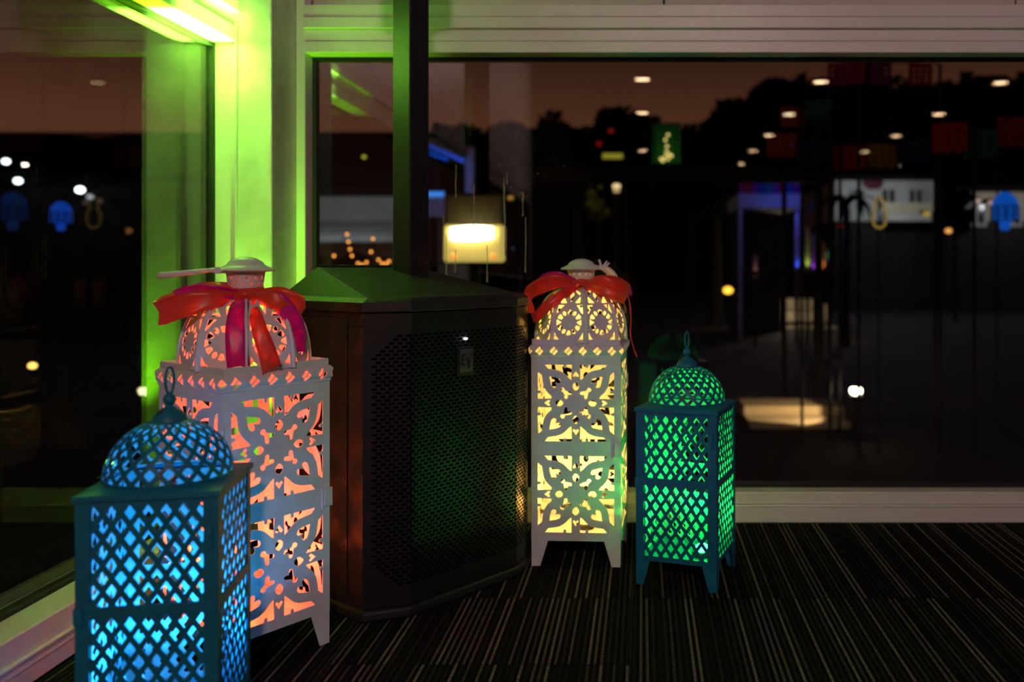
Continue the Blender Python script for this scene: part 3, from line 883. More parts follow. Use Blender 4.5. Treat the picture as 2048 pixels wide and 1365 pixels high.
a2 = math.atan2(0.1435, 2.064)
b2 = thing('ribbon_bow', 'orange and magenta ribbon bow with one thin tail on the yellow lantern', 'bow', (C2.x, C2.y, 0), a2)
ribbon('loop', [(-.008, -.040, .616), (-.050, -.056, .624), (-.092, -.050, .612), (-.118, -.034, .594), (-.116, -.040, .570), (-.112, -.052, .552)],
       [Z_, (-.2, -.1, 1), (-.35, 0, 1), (-.6, .1, .9), (-1, .2, .5), (-1, .2, .2)], [.014, .032, .034, .028, .024, .018], RD, b2, 0, .002)
ribbon('loop', [(-.010, -.042, .622), (-.048, -.050, .634), (-.078, -.040, .630), (-.100, -.026, .614)],
       [Z_, (-.1, -.3, 1), (-.3, -.3, 1), (-.5, 0, 1)], [.012, .022, .024, .016], PK, b2, 0, .002)
ribbon('loop', [(-.006, -.044, .612), (-.040, -.078, .596), (-.070, -.090, .574), (-.096, -.078, .548), (-.108, -.060, .540)],
       [Z_, (-.5, .1, .9), (-.6, .2, .8), (-.5, .2, .9), (-.3, .2, 1)], [.014, .020, .024, .022, .020], RD, b2, 0, .002)
ribbon('loop', [(.006, -.040, .616), (.040, -.062, .622), (.078, -.060, .614), (.106, -.036, .596), (.096, -.010, .600), (.050, .004, .620), (.006, -.030, .620)],
       [Z_, (.1, -.1, 1), (.3, 0, 1), (.4, .2, 1), (.3, .4, 1), (0, .4, 1), Z_], [.014, .030, .038, .038, .034, .026, .014], RD, b2)
ribbon('loop', [(.008, -.044, .611), (.045, -.074, .604), (.080, -.074, .592), (.100, -.056, .586)],
       [Z_, (.2, .2, 1), (.3, .2, 1), (.3, .3, 1)], [.012, .022, .028, .030], RD, b2, 0, .002)
ribbon('tail', [(.092, -.030, .604), (.106, -.036, .588), (.112, -.042, .550), (.111, -.044, .505), (.117, -.048, .475), (.126, -.050, .452)],
       [(.2, 1, 0)] * 6, [.016, .016, .015, .014, .013, .012], RD, b2, .004, .001)
ribbon('tip', [(.094, -.016, .606), (.108, -.018, .604), (.115, -.022, .594)], [(.2, .3, 1)] * 3, [.014, .020, .012], PK, b2, 0, .001)
MB().tube(crom([(-.012, -.038, .610), (-.012, -.048, .618), (0, -.052, .622), (.012, -.048, .618), (.012, -.038, .611)], 4), 0.0075, 10).build('knot', RD, b2, True)
ribbon('neck_band', [(p[0], p[1], p[2] + 0.004) for p in pts[::2]], [(0, 0, 1)] * 16, [.015] * 16, RD, b2, 0, .001)

# ================================================================== the loudspeaker
A_, B_, C_, D_ = (Vector((-0.513, 1.652)), Vector((-0.432, 1.683)), Vector((-0.266, 1.902)), Vector((-0.252, 1.974)))
AX = Vector((-0.796, 0.605))           # pointing back into the corner
SD = Vector((0.605, 0.796))
E_, F_ = A_ + AX * 0.325, D_ + AX * 0.30
foot = [A_, B_, C_, D_, F_, E_]
spk = thing('loudspeaker', 'black column loudspeaker with perforated grille standing between the white lanterns', 'speaker', (-0.45, 1.85, 0))
off = Vector((0.45, -1.85))
def loc2(p): return (p.x + off.x, p.y + off.y)
ctr = sum((Vector(p) for p in foot), Vector((0, 0))) / 6
def scaled(k): return [loc2(ctr + (p - ctr) * k) for p in foot]
ins = scaled(0.962)
bevel(MB().prism(ins, 0.012, 0.575).build('cabinet', M['black_cab'], spk), 0.006)
bevel(MB().prism(scaled(1.012), 0.0, 0.022).build('base_lip', M['black_cab'], spk), 0.006, 3)
bevel(MB().prism(scaled(1.010), 0.572, 0.590).build('top_lip', M['black_cab'], spk), 0.0015, 2)
# recess lines on the side wall
sdir = (E_ - A_).normalized()
so = Vector((sdir.y, -sdir.x)) * -1
if so.dot(A_ - ctr) < 0: so = -so
mb = MB()
s0, s1 = ctr + (A_ - ctr) * 0.962, ctr + (E_ - ctr) * 0.962
L = (s1 - s0).length
def sp(t_, z, o_): q = s0 + (s1 - s0) * t_ + so * o_; return (*loc2(q), z)
def slab(t0, t1, z0, z1, o_):
    mb.add([sp(t0, z0, 0), sp(t1, z0, 0), sp(t1, z1, 0), sp(t0, z1, 0), sp(t0, z0, o_), sp(t1, z0, o_), sp(t1, z1, o_), sp(t0, z1, o_)],
           [(0, 1, 2, 3), (7, 6, 5, 4), (0, 4, 5, 1), (1, 5, 6, 2), (2, 6, 7, 3), (3, 7, 4, 0)])
slab(0.015, 0.155, 0.045, 0.545, 0.0035)
bevel(mb.build('side_cheek', M['black_cab'], spk), 0.0025)
mb = MB()
slab(0.175, 0.99, 0.03, 0.56, 0.0035)
bevel(mb.build('side_panel', M['black_cab'], spk), 0.0025)
for z in (0.13, 0.26, 0.43):
    q = s0 + (s1 - s0) * 0.20 + so * 0.0035
    MB().ball((*loc2(q), z), 0.0035, 8).build('screw', M['black_plastic'], spk, True)
# wedge-shaped top
rim = [(*loc2(ctr + (p - ctr) * k_), 0.5982) for p, k_ in zip(foot, (0.93, 0.95, 0.95, 0.95, 0.95, 0.90))]
MB().loft([[(x, y, 0.590) for x, y in scaled(1.008)], [tuple(p) for p in rim]], cap=False).build('top_rim', M['black_cab'], spk)
P1 = (*loc2(Vector((-0.668, 1.852))), 0.656); P2 = (*loc2(Vector((-0.515, 2.045))), 0.655); P3 = (*loc2(Vector((-0.480, 2.105))), 0.636)
PB = (*loc2(Vector((-0.448, 1.716))), 0.601); PC = (*loc2(Vector((-0.278, 1.945))), 0.601)
mb = MB()
mb.add([*rim, P1, P2, PB, PC, P3], [(0, 8, 6, 5), (0, 1, 8), (1, 2, 9, 8), (2, 3, 9), (8, 9, 7, 6), (9, 3, 4, 10), (9, 10, 7), (4, 5, 6, 7, 10)])
mb.build('sloped_top', M['black_cab'], spk)
mb = MB().add([P1, P2], []) if False else MB().tube([P1, P2], 0.004, 8)
mb.build('top_ridge', M['black_cab'], spk, True)
# grille: three facets of staggered slots
segs = [(A_, B_), (B_, C_), (C_, D_)]
ln = [(b_ - a).length for a, b_ in segs]
tot = sum(ln)
def gpos(s_, z, out=0.002):
    s_ = min(max(s_, 0), tot); k = 0; q = s_
    while k < 2 and q > ln[k]: q -= ln[k]; k += 1
    a, b_ = segs[k]; d = (b_ - a) / ln[k]; nrm = Vector((d.y, -d.x))
    p = a + d * q
    return (*loc2(p), z)
GZ0, GZ1 = 0.026, 0.5690
ph_, pv = 0.0155, 0.0070
mb = MB(); fs_n = 0
hz0, hz1, hs0, hs1 = 0.062, 0.537, 0.012, tot - 0.010
nrow = int((hz1 - hz0) / pv)
bz = t_badge = None
B_S = ln[0] + 0.478 * ln[1]
for r_ in range(nrow):
    z0 = hz0 + r_ * pv; z1 = z0 + pv; zm = (z0 + z1) / 2
    d_top, d_bot = hz1 - zm, zm - hz0
    cut = max(0, 0.045 - d_top, 0.045 - d_bot) * 1.0
    lo, hi = hs0 + cut, hs1 - cut * 0.35
    cells = []
    x = hs0 + (ph_ / 2 if r_ % 2 else 0)
    while x + ph_ < hs1:
        if x >= lo and x + ph_ <= hi: cells.append(x)
        x += ph_
    if not cells: cells = [tot / 2]
    # solid margins left and right of the slots
    bends = [ln[0], ln[0] + ln[1]]
    def strip(a, b_):
        cuts = [a] + [q for q in bends if a + 1e-5 < q < b_ - 1e-5] + [b_]
        for u, v in zip(cuts[:-1], cuts[1:]):
            mb.add([gpos(u, z0), gpos(v, z0), gpos(v, z1), gpos(u, z1)], [(0, 1, 2, 3)])
    strip(0, cells[0]); strip(cells[-1] + ph_, tot)
    for x in cells:
        xa, xb = x, x + ph_; hw, hh = 0.0058, 0.0024; xc = x + ph_ / 2
        outer = [gpos(xa, z0), gpos(xb, z0), gpos(xb, zm), gpos(xb, z1), gpos(xa, z1), gpos(xa, zm)]
        inner = [gpos(xc - hw * .72, zm - hh), gpos(xc + hw * .72, zm - hh), gpos(xc + hw, zm), gpos(xc + hw * .72, zm + hh), gpos(xc - hw * .72, zm + hh), gpos(xc - hw, zm)]
        mb.add(outer + inner, [(i, (i + 1) % 6, 6 + (i + 1) % 6, 6 + i) for i in range(6)])
for (za, zb_) in ((GZ0, hz0), (hz0 + nrow * pv, GZ1)):
    cuts = [0, ln[0], ln[0] + ln[1], tot]
    for u, v in zip(cuts[:-1], cuts[1:]): mb.add([gpos(u + 1e-6, za), gpos(v - 1e-6, za), gpos(v - 1e-6, zb_), gpos(u + 1e-6, zb_)], [(0, 1, 2, 3)])
g = mb.build('grille', M['grille'], spk); solid(g, 0.0016)
bk = MB()
ring = [loc2(ctr + (p - ctr) * 0.972) for p in (A_, B_, C_, D_)]
bk.add([(x, y, 0.03) for x, y in ring] + [(x, y, 0.565) for x, y in ring], [(i, i + 1, i + 5, i + 4) for i in range(3)])
bk.build('grille_foam', M['void'], spk)
# badge with its letters, status led
bd = (C_ - B_).normalized(); bn = Vector((bd.y, -bd.x)); bc = B_ + bd * (B_S - ln[0])
def badge_xy(u, o_): q = bc + bd * u + bn * o_; return loc2(q)
def bbox(u0, u1, z0, z1, o0, o1):
    mb = MB()
    mb.prism([badge_xy(u0, o1), badge_xy(u1, o1), badge_xy(u1, o0), badge_xy(u0, o0)], z0, z1); return mb
bz = 0.470
badge = bevel(bbox(-0.0215, 0.0215, bz - 0.028, bz + 0.028, 0.0, 0.0025).build('badge', M['black_plastic'], spk), 0.001)
bevel(bbox(-0.0165, 0.0165, bz - 0.0225, bz + 0.0225, 0.0025, 0.0045).build('badge_plate', M['badge'], badge), 0.0008)
def stroke(pts_, o_=0.0053):
    mb = MB(); n = len(pts_)
    f = [(*badge_xy(u, o_), bz + z) for u, z in pts_]; b_ = [(*badge_xy(u, 0.004), bz + z) for u, z in pts_]
    mb.add(f + b_, [tuple(range(n)), tuple(range(2 * n - 1, n - 1, -1))] + [(i, n + i, n + (i + 1) % n, (i + 1) % n) for i in range(n)])
    return mb
stroke([(-.0135, .0135), (-.0135, -.0095), (-.0015, -.0095), (-.0015, -.0060), (-.0088, -.0060), (-.0088, .0005), (-.0030, .0005), (-.0030, .0040), (-.0088, .0040), (-.0088, .0100), (-.0015, .0100), (-.0015, .0135)]).build('letter', M['letter'], badge)
stroke([(.0000, .0060), (.0040, -.0155), (.0078, -.0155), (.0100, -.0040), (.0062, .0010), (.0055, -.0060), (.0040, .0060)]).build('letter', M['letter'], badge)
o = stroke([(.0070, .0005), (.0105, -.0030), (.0150, .0150), (.0120, .0150)]).build('letter', M['letter_red'], badge); o['label'] = 'dark red stroke of the letter'
mb = MB(); q = badge_xy(0.0005, 0.0015)
mb.ball((*q, 0.5135), 0.0040, 8, 0.55).build('status_led', M['led_white'], spk, True)
# pole and column
K = Vector((-0.4986, 1.930))
pw, pd = 0.052, 0.060
pl = [K, K + SD * pw, K + SD * pw + AX * pd, K + AX * pd]
bevel(MB().prism([loc2(p) for p in pl], 0.600, 1.34).build('pole', M['pole'], spk), 0.003)
pc = K + SD * pw / 2 + AX * pd / 2
def rect(w, d): return [loc2(pc - SD * w / 2 - AX * d / 2), loc2(pc + SD * w / 2 - AX * d / 2), loc2(pc + SD * w / 2 + AX * d / 2), loc2(pc - SD * w / 2 + AX * d / 2)]
bevel(MB().prism(rect(0.062, 0.070), 0.600, 0.634).build('pole_socket', M['black_cab'], spk), 0.003)
bevel(MB().prism(rect(0.125, 0.12), 1.34, 1.95).build('column_array', M['black_cab'], spk), 0.008)

# ================================================================== downlights in the room's ceiling (mirrored in the back window)
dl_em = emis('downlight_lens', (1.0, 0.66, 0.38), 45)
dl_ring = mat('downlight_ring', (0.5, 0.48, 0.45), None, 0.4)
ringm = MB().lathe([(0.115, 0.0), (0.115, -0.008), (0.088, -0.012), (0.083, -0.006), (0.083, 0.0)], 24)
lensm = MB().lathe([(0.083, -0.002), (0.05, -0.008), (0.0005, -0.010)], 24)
proto = None
names = {0: 'column above the camera', 1: 'middle column', 2: 'column nearest the right wall'}
order = ['nearest', 'second', 'third', 'fourth', 'fifth']
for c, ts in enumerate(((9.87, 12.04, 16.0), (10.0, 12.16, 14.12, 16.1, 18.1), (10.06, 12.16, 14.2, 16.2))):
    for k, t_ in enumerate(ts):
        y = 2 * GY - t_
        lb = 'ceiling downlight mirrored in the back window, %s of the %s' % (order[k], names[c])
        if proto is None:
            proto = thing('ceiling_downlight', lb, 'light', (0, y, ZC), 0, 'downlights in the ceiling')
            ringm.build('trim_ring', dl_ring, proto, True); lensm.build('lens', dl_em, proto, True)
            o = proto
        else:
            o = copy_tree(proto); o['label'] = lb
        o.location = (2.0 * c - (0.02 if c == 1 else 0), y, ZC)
exec_outside = True

# ================================================================== outside: the night garden
GZ = -0.60
M['ground'] = mat('dark_paving', (0.014, 0.012, 0.010), (0.024, 0.020, 0.017), 0.85, scale=1.5, bump=0.2)
M['leaf'] = mat('night_foliage', (0.006, 0.010, 0.005), (0.014, 0.020, 0.009), 0.9, scale=3, spec=0.1)
M['bark'] = mat('dark_bark', (0.02, 0.015, 0.012), (0.03, 0.022, 0.016), 0.9, scale=12)
M['roof'] = mat('dark_roof_tiles', (0.010, 0.009, 0.010), (0.016, 0.014, 0.014), 0.9, scale=6, spec=0.1)
M['wall_dark'] = mat('unlit_house_wall', (0.020, 0.018, 0.018), (0.028, 0.025, 0.024), 0.9, scale=3)
M['wall_pale'] = mat('pale_render', (0.62, 0.64, 0.64), (0.72, 0.73, 0.72), 0.8, scale=2)
M['cream'] = mat('cream_plaster', (0.62, 0.54, 0.40), (0.70, 0.62, 0.48), 0.8, scale=4)
M['steel'] = mat('black_steel_beam', (0.008, 0.008, 0.009), (0.012, 0.012, 0.013), 0.6)
M['win_dark'] = mat('dark_house_window', (0.012, 0.014, 0.018), (0.016, 0.018, 0.022), 0.15)
M['canvas'] = mat('white_canvas', (0.6, 0.6, 0.62), (0.7, 0.7, 0.72), 0.85, scale=6)
gr = MB().box(-40, 45, 2.75, 70, GZ - 0.2, GZ).build('ground', M['ground']); gr['kind'] = 'structure'
tr_ = MB().box(-1.3, XR + 0.1, YB + 0.15, 2.75, GZ - 0.2, -0.02).build('trim_2', M['wall_dark']); tr_['kind'] = 'structure'

hm = MB(); hp_ = []
rnd = random.Random(2)
for i in range(81):
    px = -900 + i * 55; d = 42.0
    top = 268 + 5 * math.sin(i * .9) + 4 * math.sin(i * 2.3)
    if px < 900: top = 264
    p = O(px, top, d); hp_.append((p.x, p.z))
vs = []
for x, z in hp_: vs += [(x, 38.0, GZ), (x, 42.0, z), (x, 60.0, z - .5), (x, 64, GZ)]
hm.add(vs, [(4 * i + k, 4 * i + 4 + k, 4 * i + 5 + k, 4 * i + 1 + k) for i in range(80) for k in range(3)])
hl_ = hm.build('hills', M['leaf']); hl_['kind'] = 'structure'

def tree(px, top, d, wpx, seed, label, grp='trees on the skyline'):
    rnd = random.Random(seed)
    p = O(px, top, d); h = p.z - GZ; wr_ = wpx / FPX * d / 2
    t_ = thing('tree', label, 'tree', (p.x, d, GZ), 0, grp)
    mb = MB()
    cz = h - wr_ * 0.85
    mb.tube([(0, 0, 0), (0.05, 0.02, h * 0.3), (0.02, 0, cz)], [0.16, 0.12, 0.06], 8)
    for k in range(5):
        a = rnd.uniform(0, 2 * PI); mb.tube([(0.02, 0, cz * 0.75), (wr_ * 0.5 * math.cos(a), wr_ * 0.4 * math.sin(a), cz + wr_ * 0.2)], [0.05, 0.02], 6)
    mb.build('trunk', M['bark'], t_, True)
    V = []; Fc = []
    for k in range(900):
        while True:
            q = Vector((rnd.uniform(-1, 1), rnd.uniform(-1, 1), rnd.uniform(-1, 1)))
            if 0.25 < q.length < 1: break
        lump = 0.80 + 0.25 * math.sin(q.x * 5 + seed) * math.cos(q.z * 4 + seed * 2) + 0.1 * math.sin(q.y * 6)
        c = Vector((q.x * wr_ * lump, q.y * wr_ * lump, cz + q.z * wr_ * 0.85 * lump))
        n_ = Vector((rnd.gauss(0, 1), rnd.gauss(0, 1), rnd.gauss(0, 1))).normalized(); u = n_.orthogonal().normalized(); w = n_.cross(u)
        s_ = wr_ * rnd.uniform(0.10, 0.20); i = len(V)
        V += [tuple(c - u * s_), tuple(c + w * s_ * .6), tuple(c + u * s_), tuple(c - w * s_ * .6), tuple(c + n_ * s_ * .15)]
        Fc += [(i, i + 1, i + 4), (i + 1, i + 2, i + 4), (i + 2, i + 3, i + 4), (i + 3, i, i + 4)]
    # dense inner mass
    for k in range(10):
        a = rnd.uniform(0, 2 * PI); rr = rnd.uniform(0, .5) * wr_
        i = MB().ball((rr * math.cos(a), rr * math.sin(a), cz + rnd.uniform(-.35, .3) * wr_), wr_ * rnd.uniform(.35, .5), 7)
        o_ = len(V); V += i.v; Fc += [tuple(x + o_ for x in f_) for f_ in i.f]
    mb = MB(); mb.add(V, Fc); o = mb.build('crown', M['leaf'], t_); o['kind'] = 'stuff'
    return t_
TR = [(905, 238, 22, 110, 'small round tree above the blue awning'), (1015, 236, 26, 150, 'low dark tree right of the blue awning'),
      (1120, 226, 30, 170, 'broad dark tree left of the lit green curtain'), (1245, 203, 24, 150, 'dark pointed tree behind the lit green curtain'),
      (1380, 250, 28, 170, 'low dark tree just right of the lit green curtain'), (1465, 188, 33, 170, 'dark tree before the tallest trees'),
      (1570, 148, 36.5, 210, 'tall dark tree left of the pergola post'), (1700, 116, 31, 230, 'tallest dark tree behind the hanging paper flags'),
      (1850, 145, 37, 210, 'tall dark tree behind the white villa'), (1990, 132, 31.5, 230, 'tall dark tree at the far right of the back window'),
      (1150, 290, 17, 150, 'dark bushy tree under the skyline trees'), (1430, 300, 19, 170, 'dark bushy tree behind the pergola beam')]
for i, (px, top, d, w, lb) in enumerate(TR): tree(px, top, d, w, 11 + i * 7, lb)

# dark house seen through the left part of both windows
def house(name, label, x0, x1, y0, y1, ze, zr, wallm, roofm, ov=0.3):
    t_ = thing(name, label, 'house', ((x0 + x1) / 2, (y0 + y1) / 2, GZ))
    cx, cy = (x0 + x1) / 2, (y0 + y1) / 2; hx_, hy = (x1 - x0) / 2, (y1 - y0) / 2
    MB().box(-hx_, hx_, -hy, hy, 0, ze - GZ).build('wall', wallm, t_)
    a, b_ = hx_ + ov, hy + ov; rx = a * 0.72
    z0, z1 = ze - GZ, zr - GZ
    MB().add
    mb = MB(); mb.add([(-a, -b_, z0), (a, -b_, z0), (a, b_, z0), (-a, b_, z0), (-rx, 0, z1), (rx, 0, z1), (-a, -b_, z0 - .15), (a, -b_, z0 - .15), (a, b_, z0 - .15), (-a, b_, z0 - .15)],
              [(0, 1, 5, 4), (1, 2, 5), (2, 3, 4, 5), (3, 0, 4), (6, 7, 1, 0), (7, 8, 2, 1), (8, 9, 3, 2), (9, 6, 0, 3), (9, 8, 7, 6)])
    mb.build('roof', roofm, t_)
    return t_, hx_, hy
def window_part(par, x, y, z, w, h, m, fm):
    f = MB()
    for (a, b_, c, d) in ((-w / 2 - .06, w / 2 + .06, h, h + .07), (-w / 2 - .06, w / 2 + .06, -.07, 0), (-w / 2 - .06, -w / 2, 0, h), (w / 2, w / 2 + .06, 0, h), (-.025, .025, 0, h)):
        f.box(a, b_, -.06, .02, c, d)
    o = f.build('window', fm, par, loc=(x, y, z)); MB().box(-w / 2, w / 2, -.01, .01, 0, h).build('window_pane', m, o)
    return o
h1, hx_, hy = house('house', 'large dark house with a long hipped roof, seen through the left window', -15.5, -6.15, 15.0, 21.0, 2.15, 3.30, M['wall_dark'], M['roof'])
lit = emis('dim_lit_pane', (1.0, 0.75, 0.5), 0.10)
for k, x in enumerate((-3.6, -2.6, -1.4, 0.2, 1.6)):
    window_part(h1, x, -hy, 0.55 if k else 0.5, 0.6, 0.5, lit if k < 3 else M['win_dark'], M['wall_dark'])
def wall_lamp(px, py, d, r_, label, col, s_, cat='lamp', grp=None):
    p = O(px, py, d)
    t_ = thing('wall_lamp', label, cat, p, 0, grp)
    MB().ball((0, 0, 0), r_, 8, 0.75).build('lamp_globe', emis('lamp_' + str(int(px)), col, s_), t_, True)
    MB().box(-.02, .02, 0, .25, -.02 + r_ * .7, .02 + r_ * .7).build('bracket', M['steel'], t_)
    return t_
wall_lamp(12, 323, 14.6, .055, 'cool white lamp at the left edge, highest on the dark house', (0.85, 0.92, 1), 5)
wall_lamp(36, 362, 14.5, .06, 'cool white lamp on the dark house, second from the left edge', (0.85, 0.92, 1), 5)
wall_lamp(160, 380, 14.6, .065, 'brightest cool white lamp on the dark house, beside the pale patch', (0.85, 0.92, 1), 6)
wall_lamp(180, 394, 14.6, .05, 'faint cool lamp just below the brightest lamp on the dark house', (0.8, 0.85, 1), 0.5)
wall_lamp(65, 732, 8.0, .035, 'small amber lamp low in the left window', (1.0, 0.62, 0.12), 3)

def paper_lantern(px, py, d, hpx, label, col, s_):
    p = O(px, py, d); h = hpx / FPX * d
    t_ = thing('hanging_lantern', label, 'lantern', p)
    em = emis('lantern_%d' % px, col, s_)
    MB().lathe([(h * .05, h * .5), (h * .16, h * .45), (h * .30, h * .30), (h * .34, h * .12), (h * .34, -h * .25), (h * .14, -h * .27), (h * .12, -h * .5), (h * .02, -h * .52)], 14).build('glowing_body', em, t_, True)
    mb = MB()
    for k in range(10):
        a = 2 * PI * k / 10
        mb.tube([(h * .345 * math.cos(a), h * .345 * math.sin(a), h * .13), (h * .345 * math.cos(a), h * .345 * math.sin(a), -h * .25)], h * .022, 5)
    for z in (.12, 0, -.12, -.25):
        mb.tube([(h * .345 * math.cos(2 * PI * k / 20), h * .345 * math.sin(2 * PI * k / 20), h * z) for k in range(20)], h * .02, 5, closed=True)
    mb.build('lattice', M['steel'], t_)
    MB().tube([(0, 0, h * .5), (0, 0, h * .9), (0, .12, h * .95), (0, .16, h * .8), (0, .16, GZ - p.z)], .008, 6).build('hook_pole', M['steel'], t_)
paper_lantern(122, 432, 8.0, 58, 'small blue glowing lantern hanging outside the left window', (0.01, 0.10, 0.8), .35)
paper_lantern(2010, 422, 7.0, 76, 'blue glowing lattice lantern hanging at the far right of the back window', (0.004, 0.11, 0.62), .55)

# house behind the speaker pole: dark roof, pale lit front with awning
h2, hx2, hy2 = house('house', 'dark roofed house with a pale lit front, seen left of the speaker pole', -5.4, -3.6, 15.0, 19.0, 1.95, 2.85, M['wall_pale'], M['roof'])
mb = MB(); mb.add([(-1.05, -hy2, 2.0), (1.1, -hy2, 2.0), (1.1, -hy2 - .9, 1.72), (-1.05, -hy2 - .9, 1.72), (-1.05, -hy2, 1.95), (1.1, -hy2, 1.95), (1.1, -hy2 - .9, 1.62), (-1.05, -hy2 - .9, 1.62)],
              [(0, 3, 2, 1), (4, 5, 6, 7), (3, 7, 6, 2), (0, 4, 7, 3), (1, 2, 6, 5)])
mb.build('awning', M['wall_pale'], h2)
for x in (-.72, 0.05, .70): window_part(h2, x, -hy2, 0.85, 0.42, 0.55, M['win_dark'], M['wall_pale'])
MB().box(-.95, -.60, -hy2 - 1.2, -hy2 - 1.1, 0, 1.35).build('screen_panel', M['wall_dark'], h2)
lamp('house_light', 'POINT', (-4.6, 13.0, 1.6), 12, (0.75, 0.9, 1.0), 0.01)
wall_lamp(728, 314, 14.4, .03, 'dim yellow lamp on the dark roof left of the speaker pole', (0.8, 0.75, 0.05), .7)

# blue lit awning right of the pole
aw = thing('awning', 'blue lit sloping awning right of the speaker pole', 'awning', O(893, 300, 11))
mb = MB()
q = [O(858, 288, 11), O(925, 320, 11), O(925, 326, 11.05), O(858, 300, 11.05)]
base = O(893, 300, 11)
def relp(p): return tuple(Vector(p) - base)
blue_em = emis('blue_led_strip', (0.005, 0.09, 0.7), .45)
MB().tube([relp(O(858, 292, 11)), relp(O(928, 322, 11))], .022, 8).build('led_strip', blue_em, aw)
MB().tube([relp(O(858, 306, 11)), relp(O(895, 320, 11))], .018, 8).build('led_strip', blue_em, aw)
mb.add([relp(O(850, 284, 11.1)), relp(O(930, 320, 11.1)), relp(O(930, 320, 12.5)), relp(O(850, 284, 12.5)), relp(O(850, 280, 11.1)), relp(O(930, 316, 11.1)), relp(O(930, 316, 12.5)), relp(O(850, 280, 12.5))],
       [(3, 2, 1, 0), (4, 5, 6, 7), (0, 1, 5, 4), (1, 2, 6, 5), (2, 3, 7, 6), (3, 0, 4, 7)])
mb.build('roof_sheet', M['steel'], aw)
for px in (868, 940):
    p = relp(O(px, 310, 11.4)); MB().box(p[0] - .05, p[0] + .05, p[1] - .05, p[1] + .05, GZ - base.z, p[2] + .1).build('post', M['canvas'] if px == 940 else M['steel'], aw)
lamp('awning_blue_light', 'POINT', O(915, 345, 10.9), 1.2, (0.15, 0.25, 1.0), 0.01)
sgn = thing('menu_board', 'blue lit white board right of the speaker pole', 'board', O(871, 410, 10.5))
MB().box(-.10, .10, 0, .04, -.14, .16).build('board', M['canvas'], sgn)
MB().box(-.10, .10, -.02, -.002, .10, .15).build('led_strip', emis('cyan_led', (0.05, 0.3, 1), .8), sgn)
for x in (-.08, .08): MB().box(x - .012, x + .012, .01, .03, GZ - O(871, 410, 10.5).z, -.14).build('leg', M['steel'], sgn)
lamp('board_light', 'POINT', O(871, 420, 10.1), .5, (.3, .35, 1.0), 0.01)

# string of amber fairy lights on a bush
fs = thing('fairy_lights', 'string of orange fairy lights left of the speaker pole', 'string lights', O(720, 500, 7))
fb = O(720, 500, 7)
pp = [(668, 512), (694, 469), (697, 484), (700, 499), (704, 512), (716, 527), (724, 530), (733, 525), (742, 504), (746, 478), (757, 520), (764, 527), (772, 528), (778, 523)]
amber = emis('amber_bulb', (1.0, 0.36, 0.06), 2.4)
wire = []
for px, py in pp:
    q = O(px, py, 7) - fb; wire.append(tuple(q + Vector((0, 0, .015))))
    MB().ball(tuple(q), .011, 6).build('bulb', amber, fs, True)
MB().tube(wire, .003, 5).build('wire', M['steel'], fs)
MB().tube([(-.05, .02, -.1), (-.05, .03, GZ - fb.z)], .006, 5).build('lead', M['steel'], fs)
bs = thing('bush', 'dark bush carrying the orange fairy lights', 'shrub', (fb.x, 7.35, GZ))
rnd = random.Random(3); V = MB()
for k in range(14):
    V.ball((rnd.uniform(-.3, .3), rnd.uniform(-.1, .2), rnd.uniform(.15, 1.2)), rnd.uniform(.12, .22), 6)
o = V.build('foliage', M['leaf'], bs); o['kind'] = 'stuff'
MB().tube([(0, 0, 0), (0, 0, .9)], .03, 6).build('stem', M['bark'], bs)

# yellow box lamp
p = O(945, 487, 5.2)
bl = thing('box_lamp', 'glowing yellow box lamp with a white tube, behind the water runs', 'lamp', p)
k = 5.2 / FPX
bevel(MB().box(-59 * k, 60 * k, 0, .12, -38 * k, 38 * k).build('yellow_cover', emis('yellow_diffuser', (0.80, 0.60, 0.14), .62), bl), .02, 3)
tube = [(x * k, -.012, (20 + 1.5 * (x / 52.0)) * k) for x in (-42, -20, 0, 20, 42)]
MB().tube(tube, [13 * k, 15 * k, 16 * k, 15 * k, 12 * k], 14).build('white_tube', emis('white_tube', (1.0, 0.92, 0.75), 8), bl, True)
for x in (-38, 42): MB().ball((x * k, -.004, -27 * k), 6 * k, 8).build('orange_bulb', emis('orange_bulb', (1.0, 0.36, 0.06), 1.0), bl, True)
MB().box(-66 * k, 66 * k, -.02, .14, -41 * k, -38.5 * k).build('shelf', M['steel'], bl)
bevel(MB().box(-59 * k, 60 * k, .04, .12, 39 * k, 102 * k).build('upper_cover', mat('dim_yellow_panel', (.10, .08, .022), (.13, .105, .03), .5), bl), .02, 3)
MB().box(-.03, .03, .05, .1, GZ - p.z, -41 * k).build('post', M['steel'], bl)
wall_lamp(1021, 396, 9, .03, 'tiny dim amber lamp right of the yellow box lamp', (1, .5, .08), .35)
wall_lamp(1030, 497, 9, .025, 'tiny dim violet lamp right of the yellow box lamp', (.35, .35, .9), .25)
wall_lamp(1032, 543, 8, .018, 'tiny green lamp low right of the yellow box lamp', (.0, .5, .1), .5)

